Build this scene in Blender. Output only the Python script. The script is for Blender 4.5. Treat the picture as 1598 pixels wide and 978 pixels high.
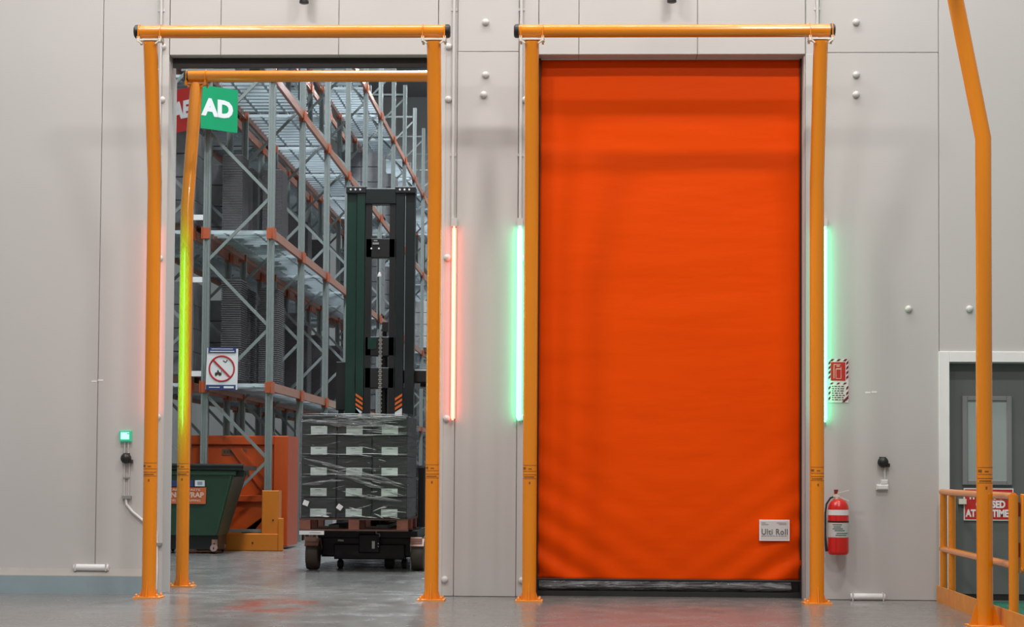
import bpy, math, random
from mathutils import Vector, noise

for o in list(bpy.data.objects):
    bpy.data.objects.remove(o)
S = bpy.context.scene
C = S.collection
random.seed(4)
PI = math.pi

# ------------------------------------------------------------------ camera
F_PX, W_PX = 2700.0, 1598.0
YAW, TILT, ROLL = math.radians(1.943), math.radians(2.165), math.radians(0.38)
cam = bpy.data.cameras.new('camera')
cam.sensor_width = 36.0
cam.lens = 36.0 * F_PX / W_PX
cam.shift_y = 0.0897
cam.clip_end = 300
co = bpy.data.objects.new('camera', cam)
C.objects.link(co)
fw = Vector((-math.sin(YAW) * math.cos(TILT), math.cos(YAW) * math.cos(TILT), math.sin(TILT)))
rt = fw.cross(Vector((0, 0, 1))).normalized()
up = rt.cross(fw)
r2 = rt * math.cos(ROLL) + up * math.sin(ROLL)
u2 = up * math.cos(ROLL) - rt * math.sin(ROLL)
from mathutils import Matrix
m3 = Matrix((r2, u2, -fw)).transposed()
co.matrix_world = Matrix.Translation((0, -16.4, 1.19)) @ m3.to_4x4()
S.camera = co

# ------------------------------------------------------------------ world, lamps, exposure
wd = bpy.data.worlds.new('hall_ambient')
S.world = wd
wd.use_nodes = True
bg = wd.node_tree.nodes['Background']
bg.inputs[0].default_value = (0.98, 0.985, 1.0, 1)
bg.inputs[1].default_value = 0.31
S.view_settings.view_transform = 'Standard'
S.view_settings.look = 'None'
S.view_settings.exposure = 0.0
S.view_settings.gamma = 1.0
S.view_settings.use_curve_mapping = False


def area(name, loc, sx, sy, power, col, aim=None):
    l = bpy.data.lights.new(name, 'AREA')
    l.shape = 'RECTANGLE'
    l.size, l.size_y = sx, sy
    l.energy = power
    l.color = col
    o = bpy.data.objects.new(name, l)
    o.location = loc
    if aim is not None:
        o.rotation_euler = (Vector(aim) - Vector(loc)).to_track_quat('-Z', 'Y').to_euler()
    C.objects.link(o)


WARM = (1.0, 0.965, 0.92)
COOL = (0.88, 0.96, 1.0)
for x in (-5.0, 3.0):                                # highbay lamps of the front hall, and added fill lamps behind
    area('highbay_lamp_front', (x, -6.2, 10.8), 1.5, 0.5, 420, WARM)
    area('fill_lamp_mid', (x, -12.0, 10.8), 1.5, 0.9, 460, WARM)  # unseen fill lamp, added to even out the light
area('linear_lamp_near_wall', (-1.0, -1.75, 10.8), 11.0, 0.35, 640, WARM)   # row of linear lamps close to the wall
area('highbay_lamp_inner_door', (-2.7, 1.3, 11.5), 1.4, 0.6, 620, COOL)
for y in (5.0, 12.0, 20.0, 29.0, 39.0):              # lamps over the storage aisle behind the wall
    area('highbay_lamp_aisle', (-2.2, y, 14.0), 1.0, 1.6, 950, COOL)

# ------------------------------------------------------------------ materials
_mats = {}


def pmat(name, col, rough=0.5, metal=0.0, vary=0.06, scale=6.0, bump=0.0, bscale=40.0, emit=None, estr=0.0, coat=0.0, spec=0.5):
    if name in _mats:
        return _mats[name]
    m = bpy.data.materials.new(name)
    m.use_nodes = True
    nt = m.node_tree
    b = nt.nodes['Principled BSDF']
    b.inputs['Roughness'].default_value = rough
    b.inputs['Metallic'].default_value = metal
    b.inputs['Coat Weight'].default_value = coat
    b.inputs['Specular IOR Level'].default_value = spec
    tc = nt.nodes.new('ShaderNodeTexCoord')
    nz = nt.nodes.new('ShaderNodeTexNoise')
    nz.inputs['Scale'].default_value = scale
    nz.inputs['Detail'].default_value = 5
    nt.links.new(tc.outputs['Object'], nz.inputs['Vector'])
    mx = nt.nodes.new('ShaderNodeMix')
    mx.data_type = 'RGBA'
    lo = [c * (1 - vary) for c in col]
    hi = [min(1, c * (1 + vary)) for c in col]
    mx.inputs[6].default_value = (*lo, 1)
    mx.inputs[7].default_value = (*hi, 1)
    nt.links.new(nz.outputs['Fac'], mx.inputs[0])
    nt.links.new(mx.outputs[2], b.inputs['Base Color'])
    if bump:
        n2 = nt.nodes.new('ShaderNodeTexNoise')
        n2.inputs['Scale'].default_value = bscale
        n2.inputs['Detail'].default_value = 4
        nt.links.new(tc.outputs['Object'], n2.inputs['Vector'])
        bp = nt.nodes.new('ShaderNodeBump')
        bp.inputs['Strength'].default_value = bump
        bp.inputs['Distance'].default_value = 0.02
        nt.links.new(n2.outputs['Fac'], bp.inputs['Height'])
        nt.links.new(bp.outputs['Normal'], b.inputs['Normal'])
    if emit:
        b.inputs['Emission Color'].default_value = (*emit, 1)
        b.inputs['Emission Strength'].default_value = estr
    _mats[name] = m
    return m


M_WALL = pmat('wall_panel_paint', (0.53, 0.508, 0.493), 0.42, vary=0.05, scale=0.9, bump=0.03, bscale=3)
M_TRIM = pmat('white_trim_paint', (0.55, 0.53, 0.51), 0.4, vary=0.04)
M_JOINT = pmat('joint_sealant', (0.30, 0.29, 0.28), 0.8)
M_CAP = pmat('cap_plastic', (0.60, 0.58, 0.565), 0.35)
M_YEL = pmat('yellow_powder_coat', (0.78, 0.235, 0.002), 0.22, vary=0.05, scale=3, bump=0.006, bscale=9, coat=0.4)
M_YELDIRTY = pmat('scuffed_yellow_plate', (0.72, 0.27, 0.05), 0.55, vary=0.2, scale=9)
M_SADDLE = pmat('zinc_saddle', (0.78, 0.72, 0.62), 0.35, metal=0.2)
M_BLACK = pmat('black_plastic', (0.012, 0.012, 0.013), 0.4, vary=0.2)
M_RUBBER = pmat('black_rubber', (0.018, 0.017, 0.016), 0.75, vary=0.2)
M_PRINT = pmat('dark_print', (0.05, 0.03, 0.02), 0.6)
M_STICK = pmat('brown_sticker_print', (0.22, 0.075, 0.008), 0.5)
M_BLUEPR = pmat('navy_print', (0.03, 0.045, 0.16), 0.5)
M_WHITE = pmat('white_plastic', (0.80, 0.79, 0.78), 0.4)
M_GREYMET = pmat('grey_metal', (0.34, 0.34, 0.34), 0.4, metal=0.4)
M_RED = pmat('red_paint', (0.62, 0.012, 0.008), 0.28, coat=0.3)
M_REDSIGN = pmat('red_sign', (0.50, 0.015, 0.012), 0.5)
M_GREENSIGN = pmat('green_sign', (0.0, 0.30, 0.12), 0.5)
M_SIGNWHITE = pmat('white_sign', (0.78, 0.77, 0.78), 0.5)
M_GALV = pmat('galvanised_steel', (0.235, 0.26, 0.255), 0.45, metal=0.25, vary=0.12, scale=14)
M_DECK = pmat('galvanised_decking', (0.55, 0.62, 0.66), 0.4, metal=0.1, vary=0.12, scale=8)
M_BEAM = pmat('faded_orange_beam', (0.40, 0.18, 0.125), 0.38, vary=0.15, scale=5)
M_CONN = pmat('orange_connector', (0.45, 0.09, 0.03), 0.45)
M_ORANGE = pmat('orange_machine_paint', (0.50, 0.062, 0.005), 0.42, vary=0.1, scale=4)
M_GUARD = pmat('amber_guard_paint', (0.62, 0.17, 0.008), 0.42, vary=0.1, scale=4)
M_DGREEN = pmat('dark_green_paint', (0.003, 0.033, 0.023), 0.35, vary=0.15)
M_MASTSHADE = pmat('mast_green_shaded', (0.003, 0.009, 0.010), 0.4, vary=0.15)  # darker copy of the mast green, shade put into the colour
M_BIN = pmat('bin_green_plastic', (0.022, 0.062, 0.035), 0.45, vary=0.2, scale=4)
M_CHASSIS = pmat('black_chassis', (0.005, 0.005, 0.0055), 0.55, vary=0.3)
M_TYRE = pmat('brown_tyre', (0.045, 0.032, 0.024), 0.6, vary=0.3)
M_FENDER = pmat('worn_fender', (0.36, 0.20, 0.15), 0.5, vary=0.2, scale=20)
M_WOOD = pmat('pallet_wood', (0.11, 0.055, 0.042), 0.8, vary=0.3, scale=14)
M_CARTON = pmat('dark_carton', (0.032, 0.036, 0.034), 0.5, vary=0.2, scale=7)
M_TRAY = pmat('grey_ribbed_tray', (0.115, 0.107, 0.112), 0.5, vary=0.25, scale=9)
M_GOODS = pmat('wrapped_goods', (0.17, 0.17, 0.18), 0.3, vary=0.4, scale=7, bump=0.3, bscale=9)
M_GOODSW = pmat('pale_wrapped_goods', (0.50, 0.49, 0.50), 0.3, vary=0.25, scale=7, bump=0.4, bscale=9)
M_LABEL = pmat('carton_label', (0.74, 0.86, 0.82), 0.6)
M_SHELL = pmat('interior_cladding', (0.50, 0.50, 0.49), 0.7)
M_ROOF = pmat('interior_roof', (0.22, 0.22, 0.23), 0.8)
M_DOORGREY = pmat('grey_door_paint', (0.115, 0.12, 0.118), 0.45)
M_CHAIN = pmat('steel_chain', (0.38, 0.37, 0.36), 0.35, metal=0.6)
M_KERB = pmat('kerb_paint', (0.27, 0.345, 0.38), 0.6, vary=0.1, scale=5)
M_KERBTOP = pmat('kerb_mortar', (0.33, 0.31, 0.29), 0.7, vary=0.1, scale=5)
M_LEDR = pmat('red_led_tube', (0.8, 0.3, 0.2), 0.4, emit=(1.0, 0.12, 0.058), estr=11.5)
M_LEDG = pmat('green_led_tube', (0.3, 0.8, 0.5), 0.4, emit=(0.085, 1.0, 0.45), estr=7.5)
M_LEDGB = pmat('bright_green_led_tube', (0.3, 0.8, 0.5), 0.4, emit=(0.05, 1.0, 0.25), estr=40.0)
M_LEDBACK = pmat('led_channel', (0.58, 0.57, 0.56), 0.5)
M_SCREEN = pmat('lit_green_screen', (0.3, 0.8, 0.6), 0.4, emit=(0.35, 1.0, 0.75), estr=1.3)
M_GREENCASE = pmat('green_case', (0.05, 0.34, 0.20), 0.4, emit=(0.02, 0.5, 0.28), estr=0.5)


def floor_material():
    m = bpy.data.materials.new('polished_concrete')
    m.use_nodes = True
    nt = m.node_tree
    L = nt.links.new
    b = nt.nodes['Principled BSDF']
    geo = nt.nodes.new('ShaderNodeNewGeometry')
    sep = nt.nodes.new('ShaderNodeSeparateXYZ')
    L(geo.outputs['Position'], sep.inputs[0])

    def noise_(scale, detail=6, rough=0.6, vec=None):
        n = nt.nodes.new('ShaderNodeTexNoise')
        n.inputs['Scale'].default_value = scale
        n.inputs['Detail'].default_value = detail
        n.inputs['Roughness'].default_value = rough
        L(vec or geo.outputs['Position'], n.inputs['Vector'])
        return n.outputs['Fac']

    def mr(v, a, b_, c=0.0, d=1.0):
        n = nt.nodes.new('ShaderNodeMapRange')
        n.interpolation_type = 'SMOOTHSTEP'
        for i, q in enumerate((a, b_, c, d)):
            n.inputs[i + 1].default_value = q
        L(v, n.inputs[0])
        return n.outputs[0]

    def mul(a, b_):
        n = nt.nodes.new('ShaderNodeMath')
        n.operation = 'MULTIPLY'
        L(a, n.inputs[0])
        L(b_, n.inputs[1])
        return n.outputs[0]

    def mix(f, a, b_):
        n = nt.nodes.new('ShaderNodeMix')
        n.data_type = 'RGBA'
        L(f, n.inputs[0])
        for s, v in ((6, a), (7, b_)):
            if isinstance(v, tuple):
                n.inputs[s].default_value = (*v, 1)
            else:
                L(v, n.inputs[s])
        return n.outputs[2]

    base = mix(noise_(1.3), (0.150, 0.146, 0.143), (0.195, 0.188, 0.183))
    mp = nt.nodes.new('ShaderNodeMapping')
    mp.inputs['Scale'].default_value = (0.7, 3.0, 1)
    L(geo.outputs['Position'], mp.inputs[0])
    base = mix(mr(noise_(1.2, 5, 0.6, mp.outputs[0]), 0.52, 0.72), base, (0.20, 0.192, 0.185))
    # worn red paint left by a floor marking in front of the open doorway
    rx = mul(mr(sep.outputs[0], -3.1, -2.75), mr(sep.outputs[0], -2.05, -2.4))
    ry = mul(mr(sep.outputs[1], -2.6, -1.7), mr(sep.outputs[1], -0.35, -0.75))
    red = mul(mul(rx, ry), mr(noise_(2.6, 6), 0.40, 0.60))
    base = mix(red, base, (0.27, 0.075, 0.05))
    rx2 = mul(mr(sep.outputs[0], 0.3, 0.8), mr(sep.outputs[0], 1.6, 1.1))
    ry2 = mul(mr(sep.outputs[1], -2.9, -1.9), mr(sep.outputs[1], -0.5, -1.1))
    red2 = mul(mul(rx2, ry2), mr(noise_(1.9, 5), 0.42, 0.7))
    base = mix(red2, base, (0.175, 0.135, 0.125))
    # green painted walkway to the right of the yellow barrier
    grn = mul(mr(sep.outputs[0], 3.50, 3.52), mr(sep.outputs[1], 0.0, -0.02))
    base = mix(grn, base, (0.03, 0.20, 0.13))
    L(base, b.inputs['Base Color'])
    L(mr(noise_(3.0, 5), 0.3, 0.7, 0.17, 0.30), b.inputs['Roughness'])
    bp = nt.nodes.new('ShaderNodeBump')
    bp.inputs['Strength'].default_value = 0.012
    bp.inputs['Distance'].default_value = 0.01
    L(noise_(7.0, 4), bp.inputs['Height'])
    L(bp.outputs['Normal'], b.inputs['Normal'])
    return m


def film_material(name, tint, alpha, rough):
    m = bpy.data.materials.new(name)
    m.use_nodes = True
    nt = m.node_tree
    L = nt.links.new
    b = nt.nodes['Principled BSDF']
    b.inputs['Base Color'].default_value = (*tint, 1)
    b.inputs['Roughness'].default_value = rough
    b.inputs['Specular IOR Level'].default_value = 0.9
    tc = nt.nodes.new('ShaderNodeTexCoord')
    mp = nt.nodes.new('ShaderNodeMapping')
    mp.inputs['Scale'].default_value = (1.6, 1.6, 11)
    mp.inputs['Rotation'].default_value = (0, 0.14, 0)
    L(tc.outputs['Object'], mp.inputs[0])
    n = nt.nodes.new('ShaderNodeTexNoise')
    n.inputs['Scale'].default_value = 2.6
    n.inputs['Detail'].default_value = 7
    n.inputs['Distortion'].default_value = 0.8
    L(mp.outputs[0], n.inputs['Vector'])
    bp = nt.nodes.new('ShaderNodeBump')
    bp.inputs['Strength'].default_value = 1.0
    bp.inputs['Distance'].default_value = 0.12
    L(n.outputs['Fac'], bp.inputs['Height'])
    L(bp.outputs['Normal'], b.inputs['Normal'])
    t = nt.nodes.new('ShaderNodeBsdfTransparent')
    r = nt.nodes.new('ShaderNodeMapRange')
    r.inputs[1].default_value, r.inputs[2].default_value = 0.35, 0.72
    r.inputs[3].default_value, r.inputs[4].default_value = alpha * 0.55, min(1, alpha * 1.9)
    L(n.outputs['Fac'], r.inputs[0])
    mx = nt.nodes.new('ShaderNodeMixShader')
    L(r.outputs[0], mx.inputs[0])
    L(t.outputs[0], mx.inputs[1])
    L(b.outputs[0], mx.inputs[2])
    L(mx.outputs[0], nt.nodes['Material Output'].inputs[0])
    return m


def curtain_material():
    m = bpy.data.materials.new('orange_door_fabric')
    m.use_nodes = True
    nt = m.node_tree
    L = nt.links.new
    b = nt.nodes['Principled BSDF']
    b.inputs['Roughness'].default_value = 0.42
    b.inputs['Specular IOR Level'].default_value = 0.07
    tc = nt.nodes.new('ShaderNodeTexCoord')
    mp = nt.nodes.new('ShaderNodeMapping')
    mp.inputs['Scale'].default_value = (0.5, 1, 2.2)
    L(tc.outputs['Object'], mp.inputs[0])
    n = nt.nodes.new('ShaderNodeTexNoise')
    n.inputs['Scale'].default_value = 1.4
    n.inputs['Detail'].default_value = 4
    L(mp.outputs[0], n.inputs['Vector'])
    mx = nt.nodes.new('ShaderNodeMix')
    mx.data_type = 'RGBA'
    mx.inputs[6].default_value = (0.72, 0.055, 0.0002, 1)
    mx.inputs[7].default_value = (0.80, 0.070, 0.0002, 1)
    L(n.outputs['Fac'], mx.inputs[0])
    L(mx.outputs[2], b.inputs['Base Color'])
    bp = nt.nodes.new('ShaderNodeBump')
    bp.inputs['Strength'].default_value = 0.25
    bp.inputs['Distance'].default_value = 0.05
    L(n.outputs['Fac'], bp.inputs['Height'])
    L(bp.outputs['Normal'], b.inputs['Normal'])
    return m


M_FLOOR = floor_material()
M_FILM = film_material('stretch_film', (0.06, 0.065, 0.065), 0.20, 0.2)
M_SLEEVE = film_material('clear_vinyl', (0.30, 0.29, 0.30), 0.55, 0.18)
M_CURTAIN = curtain_material()
_g = bpy.data.materials.new('door_glass')
_g.use_nodes = True
_b = _g.node_tree.nodes['Principled BSDF']
_b.inputs['Base Color'].default_value = (0.30, 0.34, 0.33, 1)
_b.inputs['Roughness'].default_value = 0.12
M_GLASS = _g


# ------------------------------------------------------------------ mesh helpers (all coordinates are world metres)
def origin(o):
    v = Vector((0, 0, 0))
    while o is not None:
        v += o.location
        o = o.parent
    return v


class MB:
    def __init__(s):
        s.v, s.f = [], []

    def add(s, vs, fs):
        n = len(s.v)
        s.v += [tuple(v) for v in vs]
        s.f += [tuple(i + n for i in f) for f in fs]
        return s

    def box(s, x0, x1, y0, y1, z0, z1):
        return s.add([(x0, y0, z0), (x1, y0, z0), (x1, y1, z0), (x0, y1, z0), (x0, y0, z1), (x1, y0, z1), (x1, y1, z1), (x0, y1, z1)],
                     [(3, 2, 1, 0), (4, 5, 6, 7), (0, 1, 5, 4), (1, 2, 6, 5), (2, 3, 7, 6), (3, 0, 4, 7)])

    def bbox(s, x0, x1, y0, y1, z0, z1, b):
        """box with bevelled front (-y) edges"""
        P = [(x0, y1, z0), (x1, y1, z0), (x1, y1, z1), (x0, y1, z1),
             (x0, y0 + b, z0), (x1, y0 + b, z0), (x1, y0 + b, z1), (x0, y0 + b, z1),
             (x0 + b, y0, z0 + b), (x1 - b, y0, z0 + b), (x1 - b, y0, z1 - b), (x0 + b, y0, z1 - b)]
        f = [(0, 3, 2, 1), (8, 9, 10, 11)]
        for i in range(4):
            j = (i + 1) % 4
            f.append((i, j, 4 + j, 4 + i))
            f.append((4 + i, 4 + j, 8 + j, 8 + i))
        return s.add(P, f)

    def tube(s, path, r, seg=16, caps=True, closed=False):
        pts = [Vector(p) for p in path]
        n = len(pts)
        rr = r if isinstance(r, (list, tuple)) else [r] * n
        t0 = (pts[1] - pts[0]).normalized()
        ref = Vector((0, 0, 1)) if abs(t0.z) < 0.9 else Vector((0, 1, 0))
        u = t0.cross(ref).normalized()
        vs = []
        for i, p in enumerate(pts):
            if i == 0:
                t = t0
            elif i == n - 1:
                t = (pts[i] - pts[i - 1]).normalized()
            else:
                a, b = (pts[i] - pts[i - 1]).normalized(), (pts[i + 1] - pts[i]).normalized()
                t = (a + b).normalized()
            u = (u - t * u.dot(t)).normalized()
            w = t.cross(u)
            for k in range(seg):
                a = 2 * PI * k / seg
                vs.append(p + (u * math.cos(a) + w * math.sin(a)) * rr[i])
        fs = []
        for i in range(n - 1):
            for k in range(seg):
                k2 = (k + 1) % seg
                fs.append((i * seg + k, i * seg + k2, (i + 1) * seg + k2, (i + 1) * seg + k))
        if caps:
            fs.append(tuple(range(seg))[::-1])
            fs.append(tuple((n - 1) * seg + k for k in range(seg)))
        return s.add(vs, fs)

    def bar(s, a, b, w, h, side=(0, 1, 0)):
        """rectangular bar from a to b; h measured along side"""
        a, b = Vector(a), Vector(b)
        t = (b - a).normalized()
        sd = Vector(side)
        sd = (sd - t * sd.dot(t)).normalized()
        q = t.cross(sd)
        vs = []
        for p in (a, b):
            for i, j in ((-1, -1), (1, -1), (1, 1), (-1, 1)):
                vs.append(p + q * (i * w / 2) + sd * (j * h / 2))
        return s.add(vs, [(0, 1, 2, 3), (7, 6, 5, 4), (0, 4, 5, 1), (1, 5, 6, 2), (2, 6, 7, 3), (3, 7, 4, 0)])

    def lathe(s, prof, c, axis='z', seg=20, sgn=1):
        vs, fs = [], []
        for (r, h) in prof:
            for k in range(seg):
                a = 2 * PI * k / seg
                p, q = r * math.cos(a), r * math.sin(a)
                h_ = h * sgn
                vs.append({'z': (c[0] + p, c[1] + q, c[2] + h_), 'y': (c[0] + p, c[1] + h_, c[2] + q), 'x': (c[0] + h_, c[1] + p, c[2] + q)}[axis])
        for i in range(len(prof) - 1):
            for k in range(seg):
                k2 = (k + 1) % seg
                fs.append((i * seg + k, i * seg + k2, (i + 1) * seg + k2, (i + 1) * seg + k))
        fs.append(tuple(range(seg))[::-1])
        fs.append(tuple((len(prof) - 1) * seg + k for k in range(seg)))
        return s.add(vs, fs)

    def prism(s, poly, y0, y1):
        """polygon in x,z extruded along y"""
        n = len(poly)
        vs = [(x, y0, z) for x, z in poly] + [(x, y1, z) for x, z in poly]
        fs = [tuple(range(n)), tuple(range(2 * n - 1, n - 1, -1))]
        for i in range(n):
            j = (i + 1) % n
            fs.append((i, i + n, j + n, j))
        return s.add(vs, fs)

    def build(s, name, mat, parent=None, smooth=False):
        me = bpy.data.meshes.new(name)
        o0 = origin(parent)
        me.from_pydata([tuple(Vector(v) - o0) for v in s.v], [], s.f)
        me.materials.append(mat)
        import bmesh
        bm = bmesh.new()
        bm.from_mesh(me)
        bmesh.ops.recalc_face_normals(bm, faces=bm.faces)
        bm.to_mesh(me)
        bm.free()
        if smooth:
            for p in me.polygons:
                p.use_smooth = True
            me.set_sharp_from_angle(angle=math.radians(40))
        ob = bpy.data.objects.new(name, me)
        C.objects.link(ob)
        if parent is not None:
            ob.parent = parent
        return ob


def tag(o, label=None, cat=None, group=None, kind=None):
    if label: o['label'] = label
    if cat: o['category'] = cat
    if group: o['group'] = group
    if kind: o['kind'] = kind
    return o


def thing(name, label, cat, loc, group=None):
    o = bpy.data.objects.new(name, None)
    o.location = loc
    o.empty_display_size = 0.1
    C.objects.link(o)
    return tag(o, label, cat, group)


def struct(name, loc=(0, 0, 0), label=None):
    o = bpy.data.objects.new(name, None)
    o.location = loc
    C.objects.link(o)
    return tag(o, label, None, None, 'structure')


def clone(o, parent, loc=None):
    c = o.copy()
    C.objects.link(c)
    c.parent = parent
    if loc is not None:
        c.location = Vector(loc) - origin(parent)
    return c


def copy_tree(o, loc, label):
    r = o.copy()
    C.objects.link(r)
    r.location = loc
    r['label'] = label
    for ch in o.children:
        c = ch.copy()
        C.objects.link(c)
        c.parent = r
        for g in ch.children:
            d = g.copy()
            C.objects.link(d)
            d.parent = c
    return r


def text(s, size, c, mat, parent, u=(1, 0, 0), w=None, bold=0.0, name='lettering', space=1.0):
    """flat raised lettering centred at c, reading along u, up is +z; w squeezes it to a width"""
    cu = bpy.data.curves.new('text', 'FONT')
    cu.body = s
    cu.size = size
    cu.align_x, cu.align_y = 'CENTER', 'CENTER'
    cu.extrude = 0.0015
    cu.offset = bold
    cu.space_character = space
    cu.space_line = 0.95
    cu.resolution_u = 3
    to = bpy.data.objects.new('text', cu)
    C.objects.link(to)
    bpy.context.view_layer.update()
    me = bpy.data.meshes.new_from_object(to.evaluated_get(bpy.context.evaluated_depsgraph_get()))
    bpy.data.objects.remove(to)
    u = Vector(u).normalized()
    nrm = u.cross(Vector((0, 0, 1)))
    xs = [v.co.x for v in me.vertices]
    ys = [v.co.y for v in me.vertices]
    mx, my = (max(xs) + min(xs)) / 2, (max(ys) + min(ys)) / 2
    kx = (w / (max(xs) - min(xs))) if w else 1.0
    o0 = origin(parent)
    for v in me.vertices:
        x, y, z = (v.co.x - mx) * kx, v.co.y - my, v.co.z
        v.co = Vector(c) + u * x + Vector((0, 0, y)) + nrm * z - o0
    me.materials.clear()
    me.materials.append(mat)
    me.name = name
    ob = bpy.data.objects.new(name, me)
    C.objects.link(ob)
    ob.parent = parent
    return ob


# ================================================================== THE SETTING
MB().box(-18, 14, -30, 50, -0.1, 0).build('floor', M_FLOOR)['kind'] = 'structure'

wall = struct('wall_front')
T = 0.3
ZT = 15.2
HO = 5.165


def panel(x0, x1, z0, z1):
    MB().bbox(x0 + 0.003, x1 - 0.003, 0, T, z0 + 0.002, z1 - 0.002, 0.004).build('wall_panel', M_WALL, wall)


O1, O2, O3 = (-3.88, -1.286), (-0.324, 2.215), (3.56, 4.50)
for x0, x1 in ((-9.06, -7.93), (-7.93, -6.79), (-6.79, -5.66), (-5.66, -4.525)):
    panel(x0, x1, 0, ZT)
panel(-4.525, O1[0], 0, ZT)
panel(O1[0], -3.385, HO, ZT)
panel(-3.385, -2.245, HO, ZT)
panel(-2.245, O1[1], HO, ZT)
panel(O1[1], -1.10, 0, ZT)
panel(-1.10, -0.51, 0, 5.195)
panel(-1.10, -0.51, 5.195, ZT)
panel(-0.51, O2[0], 0, ZT)
panel(O2[0], 0.06, HO, ZT)
panel(0.06, 1.19, HO, ZT)
panel(1.19, O2[1], HO, ZT)
panel(O2[1], 2.34, 0, ZT)
panel(2.34, 3.47, 0, 5.18)
panel(2.34, 3.47, 5.18, ZT)
panel(3.47, O3[0], 0, 2.24)
panel(3.47, 4.61, 2.24, ZT)
panel(O3[1], 4.61, 0, 2.24)
for x0, x1 in ((4.61, 5.75), (5.75, 6.9), (6.9, 8.04)):
    panel(x0, x1, 0, ZT)
j = MB()
for x, z0, z1 in ((-4.525, 0, ZT), (-3.385, HO, ZT), (-2.245, HO, ZT), (-1.10, 0, ZT), (-0.51, 0, ZT), (0.06, HO, ZT), (1.19, HO, ZT),
                  (2.34, 0, ZT), (3.47, 2.24, ZT), (4.61, 0, ZT), (-5.66, 0, ZT), (-6.79, 0, ZT), (5.75, 0, ZT), (6.9, 0, ZT)):
    j.box(x - 0.02, x + 0.02, 0.012, 0.15, z0 + 0.01, z1)
for x0, x1, z in ((-1.1, -0.51, 5.195), (2.34, 3.47, 5.18)):
    j.box(x0, x1, 0.012, 0.15, z - 0.02, z + 0.02)
j.build('panel_joint', M_JOINT, wall)

cap0 = MB().lathe([(0.033, 0), (0.034, 0.008), (0.028, 0.022), (0.015, 0.030), (0.004, 0.032)], (-0.833, 0, 5.477), 'y', 16, -1).build('fastener_cap', M_CAP, wall, True)
base_loc = Vector((-0.833, 0, 5.477))
for x, z in ((-0.829, 4.97), (-0.846, 4.778), (2.693, 5.469), (2.692, 4.966), (2.692, 4.776), (3.183, 2.74), (3.753, 2.742), (-1.187, 5.243),
             (-1.183, 4.735), (-1.183, 3.215), (-1.177, 1.681), (-1.183, 0.158), (-3.945, 5.247), (-3.945, 4.731), (-3.945, 3.20), (-3.945, 1.68),
             (-0.452, 4.73), (-0.452, 3.21), (-0.452, 1.69), (-0.452, 0.155)):
    c = clone(cap0, wall)
    c.location = Vector((x, 0, z)) - base_loc

for x, z in ((-4.56, 2.02), (-4.50, 2.03), (2.80, 1.95), (2.86, 1.955)):
    MB().box(x - 0.025, x + 0.025, -0.0015, 0.001, z - 0.008, z + 0.008).build('tape_residue', M_WHITE, wall)

# white trims around the two big doorways
for n, (a, b) in enumerate((O1, O2)):
    t = struct('trim_%d' % (n + 1))
    MB().bbox(a - 0.075, a, -0.005, 0.0, 0, HO, 0.002).build('jamb_trim', M_TRIM, t)
    MB().bbox(b, b + 0.075, -0.005, 0.0, 0, HO, 0.002).build('jamb_trim', M_TRIM, t)
MB().box(O1[0], O1[1], 0.08, 0.11, 0, 0.006).build('trim_3', M_GREYMET)['kind'] = 'structure'

# painted kerb along the foot of the wall, left of the open doorway
k = MB()
pr = [(-0.10, 0), (-0.10, 0.165), (-0.085, 0.172), (0.0, 0.205), (0.0, 0)]
vs = [(x, y, z) for x in (-9, -3.935) for y, z in pr]
n = len(pr)
k.add(vs, [tuple(range(n)), tuple(range(n, 2 * n))] + [(i, (i + 1) % n, n + (i + 1) % n, n + i) for i in range(n)])
kb = k.build('baseboard_left', M_KERB)
kb['kind'] = 'structure'
kt = MB().add([(-9, -0.099, 0.170), (-3.93, -0.099, 0.170), (-3.93, 0, 0.235), (-9, 0, 0.235), (-9, -0.099, 0.162), (-3.93, -0.099, 0.162), (-3.93, 0, 0.2), (-9, 0, 0.2)],
              [(0, 1, 2, 3), (7, 6, 5, 4), (0, 4, 5, 1), (1, 5, 6, 2), (2, 6, 7, 3), (3, 7, 4, 0)]).build('kerb_capping', M_KERBTOP, kb)

# storage hall behind the wall
MB().box(-18, 14, 48, 48.2, 0, ZT).build('wall_back', M_SHELL)['kind'] = 'structure'
MB().box(-14.2, -14, T, 48, 0, ZT).build('wall_left', M_SHELL)['kind'] = 'structure'
MB().box(8.04, 8.24, T, 48, 0, ZT).build('wall_right', M_SHELL)['kind'] = 'structure'
MB().box(-14, 8.04, T, 48, ZT, ZT + 0.2).build('ceiling', M_ROOF)['kind'] = 'structure'
MB().box(-14, -9.06, 0, T, 0, ZT).build('trim_4', M_WALL)['kind'] = 'structure'

# ------------------------------------------------------------------ doors
d1 = struct('door_1', (-2.556, 0.12, 5.1), 'black roll-up door fully raised above the open doorway')
MB().lathe([(0.075, 0), (0.075, 2.54)], (-3.86, 0.225, 5.165), 'x', 18).build('roller', M_BLACK, d1, True)
MB().box(-3.87, -1.29, 0.12, 0.15, 5.072, 5.165).build('header_flap', M_BLACK, d1)
MB().box(-3.96, -3.885, 0.30, 0.36, 0, 5.0).build('side_guide', M_TRIM, d1)
MB().box(-1.28, -1.21, 0.30, 0.36, 0, 5.0).build('side_guide', M_BLACK, d1)

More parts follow.
